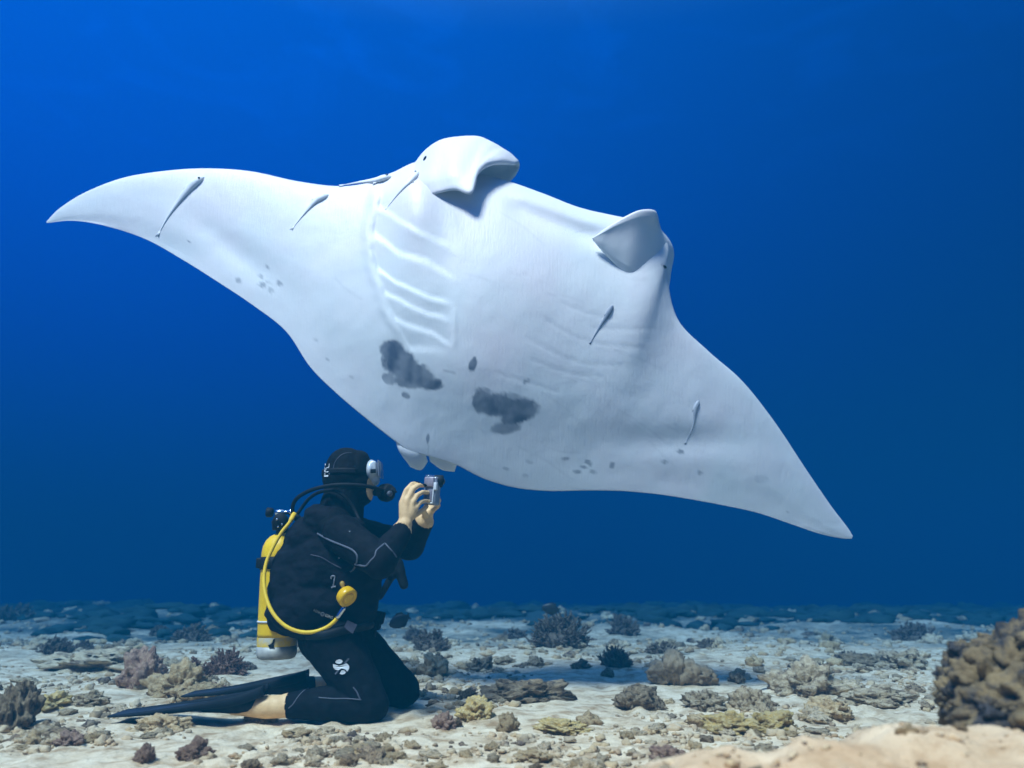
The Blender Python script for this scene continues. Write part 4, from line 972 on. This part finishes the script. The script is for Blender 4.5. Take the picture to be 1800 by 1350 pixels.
# jagged heap of dark coral rock
def heap(name, label, cat, px, py, spec, m, seed):
    p = ground_at(px, py); s = p.y/FPX; mb = MB(); rnd = random.Random(seed)
    for (dx, dz, rx, rz_) in spec:
        bm = bmesh.new(); bmesh.ops.create_icosphere(bm, subdivisions=4, radius=1.0); off = Vector((rnd.random()*50, rnd.random()*50, 0))
        cy_ = rnd.uniform(-.5, .5)*rx*s
        for v in bm.verts:
            n = v.co.normalized(); d = 1 + .35*noise.fractal(n*1.8+off, 1, 2, 3) + .40*(.42 - noise.voronoi(n*3.5+off)[0][0]) + .25*(.42 - noise.voronoi(n*8+off)[0][0])
            v.co = Vector((n.x*d*rx*s, n.y*d*rx*s*.9, n.z*d*rz_*s)) + Vector((p.x + dx*s, p.y + cy_ + rx*s*.3, max(0, H(p.x, p.y)) + dz*s))
        bm.verts.index_update(); mb.add([v.co.copy() for v in bm.verts], [[v.index for v in f_.verts] for f_ in bm.faces]); bm.free()
    me = mb.mesh(name); return tag(link(name, me, m), label, cat)
heap('coral_mound', 'black jagged heap of coral rock in the middle distance, right of centre', 'coral', 1195, 1204, [(-32,16,22,20),(-10,28,20,30),(12,18,24,24),(36,12,24,18),(50,8,16,12)], M['rock_dark'], 3)
# outcrop at the right edge
def outcrop():
    mb = MB(); rnd = random.Random(5)
    spec = [(1675,1235,2.95,.085,.10),(1685,1200,3.0,.10,.10),(1712,1172,3.15,.07,.06),(1752,1156,3.1,.085,.07),(1745,1215,2.85,.15,.14),(1790,1180,2.9,.17,.15),(1795,1140,3.15,.085,.08),(1850,1125,3.2,.15,.12),
            (1850,1200,2.85,.22,.20),(1930,1130,3.1,.24,.22),(1950,1230,2.8,.26,.22),(2040,1180,3.0,.30,.26),(1860,1260,2.7,.24,.16),(1740,1262,2.75,.14,.09)]
    for (px, py, Y, r1, r2) in spec:
        px += 22; py -= 4; Y *= 0.74; r1 *= 0.74; r2 *= 0.74; c = P(px, py, Y); bm = bmesh.new(); bmesh.ops.create_icosphere(bm, subdivisions=5, radius=1.0); off = Vector((rnd.random()*50, rnd.random()*50, 0))
        for v in bm.verts:
            n = v.co.normalized(); d = 1 + .32*noise.fractal(n*1.7+off, 1, 2, 3) + .24*(abs(noise.noise(n*4.5+off))*2-.5) + .08*noise.noise(n*9+off) + .03*noise.noise(n*18+off)
            v.co = Vector((n.x*d*r1, n.y*d*r1, n.z*d*r2)) + c
        bm.verts.index_update(); mb.add([v.co.copy() for v in bm.verts], [[v.index for v in f_.verts] for f_ in bm.faces]); bm.free()
        for q in range(9):
            a = rnd.uniform(0, 6.28); e_ = rnd.uniform(-.5, 1.3); n0 = Vector((math.cos(a)*math.cos(e_), -abs(math.sin(a))*math.cos(e_), math.sin(e_)))
            cc_ = c + Vector((n0.x*r1, n0.y*r1, n0.z*r2))*rnd.uniform(.85, 1.1); rr = r1*rnd.uniform(.16, .42); fl_ = rnd.uniform(.55, 1.1)
            bm = bmesh.new(); bmesh.ops.create_icosphere(bm, subdivisions=4, radius=1.0); off = Vector((rnd.random()*50, rnd.random()*50, 0))
            for v in bm.verts:
                n = v.co.normalized(); d = 1 + .35*noise.fractal(n*1.6+off, 1, 2, 3) + .22*(abs(noise.noise(n*4+off))*2-.5) + .10*noise.noise(n*11+off)
                v.co = Vector((n.x*d*rr, n.y*d*rr, n.z*d*rr*fl_)) + cc_
            bm.verts.index_update(); mb.add([v.co.copy() for v in bm.verts], [[v.index for v in f_.verts] for f_ in bm.faces]); bm.free()
    return mb.mesh('outcrop')
M['outcrop'] = mat('outcrop_rock', (0.14, 0.10, 0.055), (0.25, 0.18, 0.09), 0.95, 9, 8, 0.014, 26, spec=0.1, c3=(0.05, 0.045, 0.045), c3scale=11, c3lo=0.46, c3hi=0.58)
tag(link('rock_outcrop', outcrop(), M['outcrop']), 'tall blurred olive and black reef outcrop filling the right edge', 'rock')

# bushy corals
def bush(name, label, px, py, wp, hp, m, seed, nb=150, Yoff=0.0, spiky=False, cat='coral'):
    p = ground_at(px, py); s = p.y/FPX; wd = wp*s/2; hg = hp*s*0.82; rnd = random.Random(seed); mb = MB()
    base = Vector((p.x, p.y + wd*.6 + Yoff, H(p.x, p.y + wd*.6) - 0.01))
    th = max(0.0035, 0.0016*p.y) * (1.0 if not spiky else 0.7)
    for k in range(nb):
        a = rnd.uniform(0, 2*math.pi); el = math.asin(rnd.uniform(0.12, 1.0)); ln = rnd.uniform(0.72, 1.08)*(1 + 0.25*noise.noise(Vector((math.cos(a)*1.5, math.sin(a)*1.5, seed))))
        d = Vector((math.cos(a)*math.cos(el)*wd, math.sin(a)*math.cos(el)*wd*.8, math.sin(el)*hg))*ln
        root = base + Vector((d.x*0.25, d.y*0.25, 0)); tip = base + d; mid_ = root.lerp(tip, 0.55) + Vector((rnd.gauss(0, 1), rnd.gauss(0, 1), rnd.gauss(0, 1)))*wd*0.06
        mb.tube([root, mid_, tip], [th*1.3, th, th*0.55], 5)
        for q in range(3):
            st = mid_.lerp(tip, rnd.uniform(0, .8)); e_ = st + (d.normalized() + Vector((rnd.gauss(0, .7), rnd.gauss(0, .7), rnd.gauss(0.1, .6)))).normalized()*rnd.uniform(.14, .28)*max(wd, hg)*0.8
            mb.tube([st, e_], [th*0.85, th*0.4], 4)
    mb.ell(base + Vector((0, 0, hg*.16)), (wd*.68, wd*.55, hg*.42))
    return tag(mb.build(name, m, None, False), label, cat)
bush('branching_coral', 'dark brown bushy coral behind the diver\'s fins, nearest the tank', 390, 1188, 72, 54, M['coral_brown'], 1, 170)
bush('branching_coral', 'dark brown bushy coral on the tan mound, left neighbour of the tallest bush', 330, 1200, 66, 46, M['coral_brown'], 2, 150)
bush('branching_coral', 'small reddish brown tuft of coral at the fin\'s upper edge', 370, 1226, 56, 26, M['coral_brown'], 3, 110)
bush('branching_coral', 'dark bush coral in the blue distance right of the diver\'s waist', 752, 1146, 70, 46, M['coral_dark'], 4, 140)
bush('branching_coral', 'small dark bush coral touching the left of a bigger one near the diver\'s waist', 728, 1128, 36, 30, M['coral_dark'], 14, 90)
bush('branching_coral', 'tall hazy soft coral thicket in the middle of the far sand', 985, 1140, 116, 72, M['coral_dark'], 5, 220)
bush('branching_coral', 'spiky grey bush coral standing alone right of the far thicket', 1085, 1174, 64, 44, M['coral_dark'], 6, 170, spiky=True)
bush('branching_coral', 'faint blue bush coral far off, right behind the hazy thicket', 1098, 1118, 62, 40, M['coral_dark'], 7, 130)
bush('branching_coral', 'dark round bush coral far off at left, left of a wider one', 275, 1118, 40, 22, M['coral_dark'], 8, 110)
bush('branching_coral', 'wide dark bush coral far off at left', 325, 1128, 64, 34, M['coral_dark'], 9, 140)
bush('branching_coral', 'dark tuft of coral growing on the long grey ledge at left', 88, 1150, 62, 34, M['coral_dark'], 10, 130)
bush('branching_coral', 'small dark tuft at the right end of the long grey ledge', 142, 1142, 34, 22, M['coral_dark'], 11, 90)
bush('branching_coral', 'ragged dark coral crowning the greenish mound', 1430, 1196, 84, 34, M['coral_dark'], 12, 150)
bush('branching_coral', 'dark coral tuft low on the sand, right of the black heap', 1500, 1168, 60, 26, M['coral_dark'], 13, 110)
bush('branching_coral', 'faint dark coral mass at the far left edge', 12, 1092, 70, 32, M['coral_dark'], 15, 120)
bush('branching_coral', 'blurred dark coral growing on top of the right outcrop', 1620, 1128, 80, 40, M['coral_dark'], 16, 120)
bush('branching_coral', 'low brown coral tuft right of the scuba tank\'s base', 432, 1178, 34, 18, M['coral_dark'], 17, 90)
bush('branching_coral', 'grey bush coral left of the spiky one, in the haze', 905, 1124, 50, 22, M['coral_dark'], 18, 90)
bush('branching_coral', 'hazy coral tuft right of the faint far bush', 1165, 1150, 60, 26, M['coral_dark'], 19, 100)
bush('branching_coral', 'hazy coral tuft above the black coral heap', 1245, 1140, 40, 24, M['coral_dark'], 20, 90)

# a dark fish
def fish(px, py, Y, L, label, ang):
    c = P(px, py, Y); e = empty('fish', c, label, 'fish'); rot = Matrix.Rotation(ang, 3, 'Y')
    mb = MB(); n = 18; u = np.linspace(0, 1, n); hh = np.sin(np.pi*np.clip(u*0.92+0.03, 0, 1))**0.7*L*.34; Vf = []; Ff = []
    for k in range(n):
        for i in range(12):
            a = 2*math.pi*i/12; Vf.append(c + rot @ Vector(((u[k]-.5)*L, hh[k]*.32*math.cos(a), hh[k]*math.sin(a))))
    for k in range(n-1):
        for i in range(12): Ff.append((k*12+i, k*12+(i+1) % 12, (k+1)*12+(i+1) % 12, (k+1)*12+i))
    Ff += [tuple(range(11, -1, -1)), tuple((n-1)*12+i for i in range(12))]
    mb.add(Vf, Ff); mb.build('body', M['fish'], e)
    def flat(name, poly):
        mb = MB(); k = len(poly); V_ = [c + rot @ Vector((x*L, t*.004, z*L)) for t in (1, -1) for x, z in poly]
        mb.add(V_, [tuple(range(k)), tuple(range(2*k-1, k-1, -1))] + [(i, (i+1) % k, (i+1) % k + k, i+k) for i in range(k)]); mb.build(name, M['fish'], e, False)
    flat('tail_fin', [(.40,.06),(.62,.20),(.56,0),(.62,-.20),(.40,-.06)]); flat('dorsal_fin', [(-.2,.28),(.05,.40),(.32,.34),(.36,.12),(.1,.25)]); flat('anal_fin', [(-.05,-.28),(.12,-.38),(.32,-.3),(.36,-.12),(.1,-.25)])
fish(701, 1092, 5.4, 0.13, 'dark oval fish hovering over the sand right of the diver\'s waist', R(-25))
fish(967, 1070, 6.6, 0.13, 'small dark fish hovering above the hazy coral thicket', R(10))

# ------------------------------------------------------------------ rubble
small = []
for k in range(8):
    me = rock_mesh('rubble_shape', 40 + k, 3, 0.50, 1.5); me.materials.append(M['rubble']); small.append(me)
tiny = []
for k in range(6):
    me = rock_mesh('t', 80 + k, 2, 0.55, 1.4); v = np.empty(len(me.vertices)*3); me.vertices.foreach_get('co', v); tiny.append((v.reshape(-1, 3), [tuple(p.vertices) for p in me.polygons])); bpy.data.meshes.remove(me)
grit = []
for k in range(6):
    me = rock_mesh('t', 90 + k, 1, 0.5, 1.2); v = np.empty(len(me.vertices)*3); me.vertices.foreach_get('co', v); grit.append((v.reshape(-1, 3), [tuple(p.vertices) for p in me.polygons])); bpy.data.meshes.remove(me)
cands = []; rnd = random.Random(11); tries = 0
while len(cands) < 9500 and tries < 90000:
    tries += 1
    px = rnd.uniform(-80, 1880); py = rnd.uniform(1050, 1372); d = ray(px, min(py, 1350)); Y = rnd.uniform(1.3, 2.7) if py > 1350 else -CAM_H/d.z*d.y
    if Y > 30: continue
    p = Vector((d.x/d.y*Y, Y, 0)); patchn = noise.fractal(Vector((p.x*1.1, p.y*0.75, 17.0)), 1.0, 2.0, 3)
    dens = 0.36 + 1.5*patchn + 0.35*float(sstep(4, 8, p.y))
    if p.y < 3.7: dens *= 0.75
    if p.y < 2.4: dens = 0.6
    if rnd.random() > dens: continue
    if -1.7 < p.x < -0.38 and 3.45 < p.y < 4.1: continue
    sz = min(0.09, max(0.010, rnd.lognormvariate(-3.9, 0.55))) * (1 + 0.18*max(0, p.y-4))
    sz = min(sz, 0.45)
    if p.y < 2.5: sz *= 0.5
    cands.append((sz/p.y, sz, p, patchn))
cands.sort(key=lambda c: -c[0])
hs = Hv([c[2].x for c in cands], [c[2].y for c in cands])
for c, h in zip(cands, hs): c[2].z = h
for k in range(900):
    x = rnd.uniform(-.15, 1.7); Y = rnd.uniform(1.35, 2.4); sz = min(.045, rnd.lognormvariate(-4.4, .5)); cands.append((0, sz, Vector((x, Y, H(x, Y))), 0))
LM = [('scuba tank', 470, 1165), ('diver\'s knees', 690, 1262), ('near swim fin tip', 205, 1258), ('diver\'s bare ankle', 482, 1262)] + [(nm, px, py) for (px, py, *_r, nm) in MARKS]
ORD = ['nearest', 'second nearest', 'third nearest', 'fourth nearest', 'fifth nearest', 'sixth nearest', 'seventh nearest', 'eighth nearest', 'ninth nearest', 'tenth nearest'] + ['outlying']*60
buck = {}
frag = []
CM = [('pale', 'rubble'), ('pale', 'rubble'), ('dark', 'rubble_dark'), ('tan', 'rock_tan')]
for k, (im, sz, p, pn_) in enumerate(cands[:290]):
    cw, mk = rnd.choice(CM); fx, fy = to_px(p)
    lm = min(LM, key=lambda l: (l[1]-fx)**2 + 4*(l[2]-fy)**2); dx, dy = fx - lm[1], 2*(fy - lm[2])
    rel = ('right of' if dx > 0 else 'left of') if abs(dx) > abs(dy) else ('in front of' if dy > 0 else 'behind')
    buck.setdefault((cw, rel, lm[0]), []).append((dx*dx + dy*dy, k)); frag.append((cw, mk, rel, lm[0]))
names = {}
for key, lst in buck.items():
    for r_i, (_d, k) in enumerate(sorted(lst)): names[k] = f'{ORD[r_i]} {key[0]} coral fragment lying {key[1]} the {key[2]}' if len(lst) > 1 else f'{key[0]} coral fragment lying {key[1]} the {key[2]}'
for k, (im, sz, p, pn_) in enumerate(cands[:290]):
    place_rock('coral_fragment', names[k], 'coral fragment', small[k % 8], M[frag[k][1]], tuple(p), sz*rnd.uniform(.9, 1.5), sz*rnd.uniform(.35, .75), sz*rnd.uniform(.7, 1.1), rnd.uniform(0, 6.28), 'coral fragments scattered over the sand')
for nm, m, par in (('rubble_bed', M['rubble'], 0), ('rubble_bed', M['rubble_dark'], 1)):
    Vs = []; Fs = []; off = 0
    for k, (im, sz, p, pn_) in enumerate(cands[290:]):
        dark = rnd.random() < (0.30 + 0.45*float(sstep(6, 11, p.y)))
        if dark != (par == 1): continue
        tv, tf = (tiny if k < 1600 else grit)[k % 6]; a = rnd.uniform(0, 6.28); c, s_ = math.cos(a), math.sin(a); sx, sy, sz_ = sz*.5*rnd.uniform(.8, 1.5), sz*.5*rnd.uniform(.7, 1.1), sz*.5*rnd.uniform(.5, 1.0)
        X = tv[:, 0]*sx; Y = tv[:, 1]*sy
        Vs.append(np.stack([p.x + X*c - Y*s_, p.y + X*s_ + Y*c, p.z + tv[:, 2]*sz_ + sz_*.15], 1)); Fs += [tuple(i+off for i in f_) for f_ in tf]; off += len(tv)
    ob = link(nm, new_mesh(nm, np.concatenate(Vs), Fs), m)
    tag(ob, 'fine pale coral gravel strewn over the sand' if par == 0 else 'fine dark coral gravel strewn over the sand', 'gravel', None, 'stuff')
# far reef flat: stones closing up towards the drop-off, haze painted into their colour
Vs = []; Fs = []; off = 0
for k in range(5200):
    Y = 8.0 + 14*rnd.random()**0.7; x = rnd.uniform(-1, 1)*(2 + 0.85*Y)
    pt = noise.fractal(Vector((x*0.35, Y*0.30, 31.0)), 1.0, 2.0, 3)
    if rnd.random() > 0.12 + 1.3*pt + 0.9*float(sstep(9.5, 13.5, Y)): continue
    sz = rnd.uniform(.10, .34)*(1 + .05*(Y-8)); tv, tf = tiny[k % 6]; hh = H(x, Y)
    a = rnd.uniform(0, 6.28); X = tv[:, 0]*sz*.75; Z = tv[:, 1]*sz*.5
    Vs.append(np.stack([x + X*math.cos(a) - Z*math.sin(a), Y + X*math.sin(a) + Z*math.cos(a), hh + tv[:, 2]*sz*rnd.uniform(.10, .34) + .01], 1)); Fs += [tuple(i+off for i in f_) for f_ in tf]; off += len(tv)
tag(link('far_reef', new_mesh('far_reef', np.concatenate(Vs), Fs), mat('haze_toned_reef', (0.025, 0.055, 0.055), (0.04, 0.075, 0.07), 0.95, 6, 6, 0.01, 20, spec=0.1, c3=(0.018, 0.034, 0.036), c3scale=2.5)), 'dark far reef flat coloured to fade into the blue', 'reef', None, 'stuff')

# ------------------------------------------------------------------ the water itself
hz = MB(); hz.box((0, 34, -1.4), (170, 96, 10.8)); hm = bpy.data.materials.new('sea_water'); hm.use_nodes = True
t = hm.node_tree; t.nodes.clear(); o_ = N(t, 'ShaderNodeOutputMaterial'); pv = N(t, 'ShaderNodeVolumePrincipled')
pv.inputs['Color'].default_value = (0.001, 0.032, 0.059, 1); pv.inputs['Absorption Color'].default_value = (0.090, 0.334, 0.63, 1); pv.inputs['Density'].default_value = 0.26
pv.inputs['Anisotropy'].default_value = 0.0
t.links.new(pv.outputs[0], o_.inputs['Volume'])
hob = hz.build('haze', hm, None, False); hob['kind'] = 'stuff'
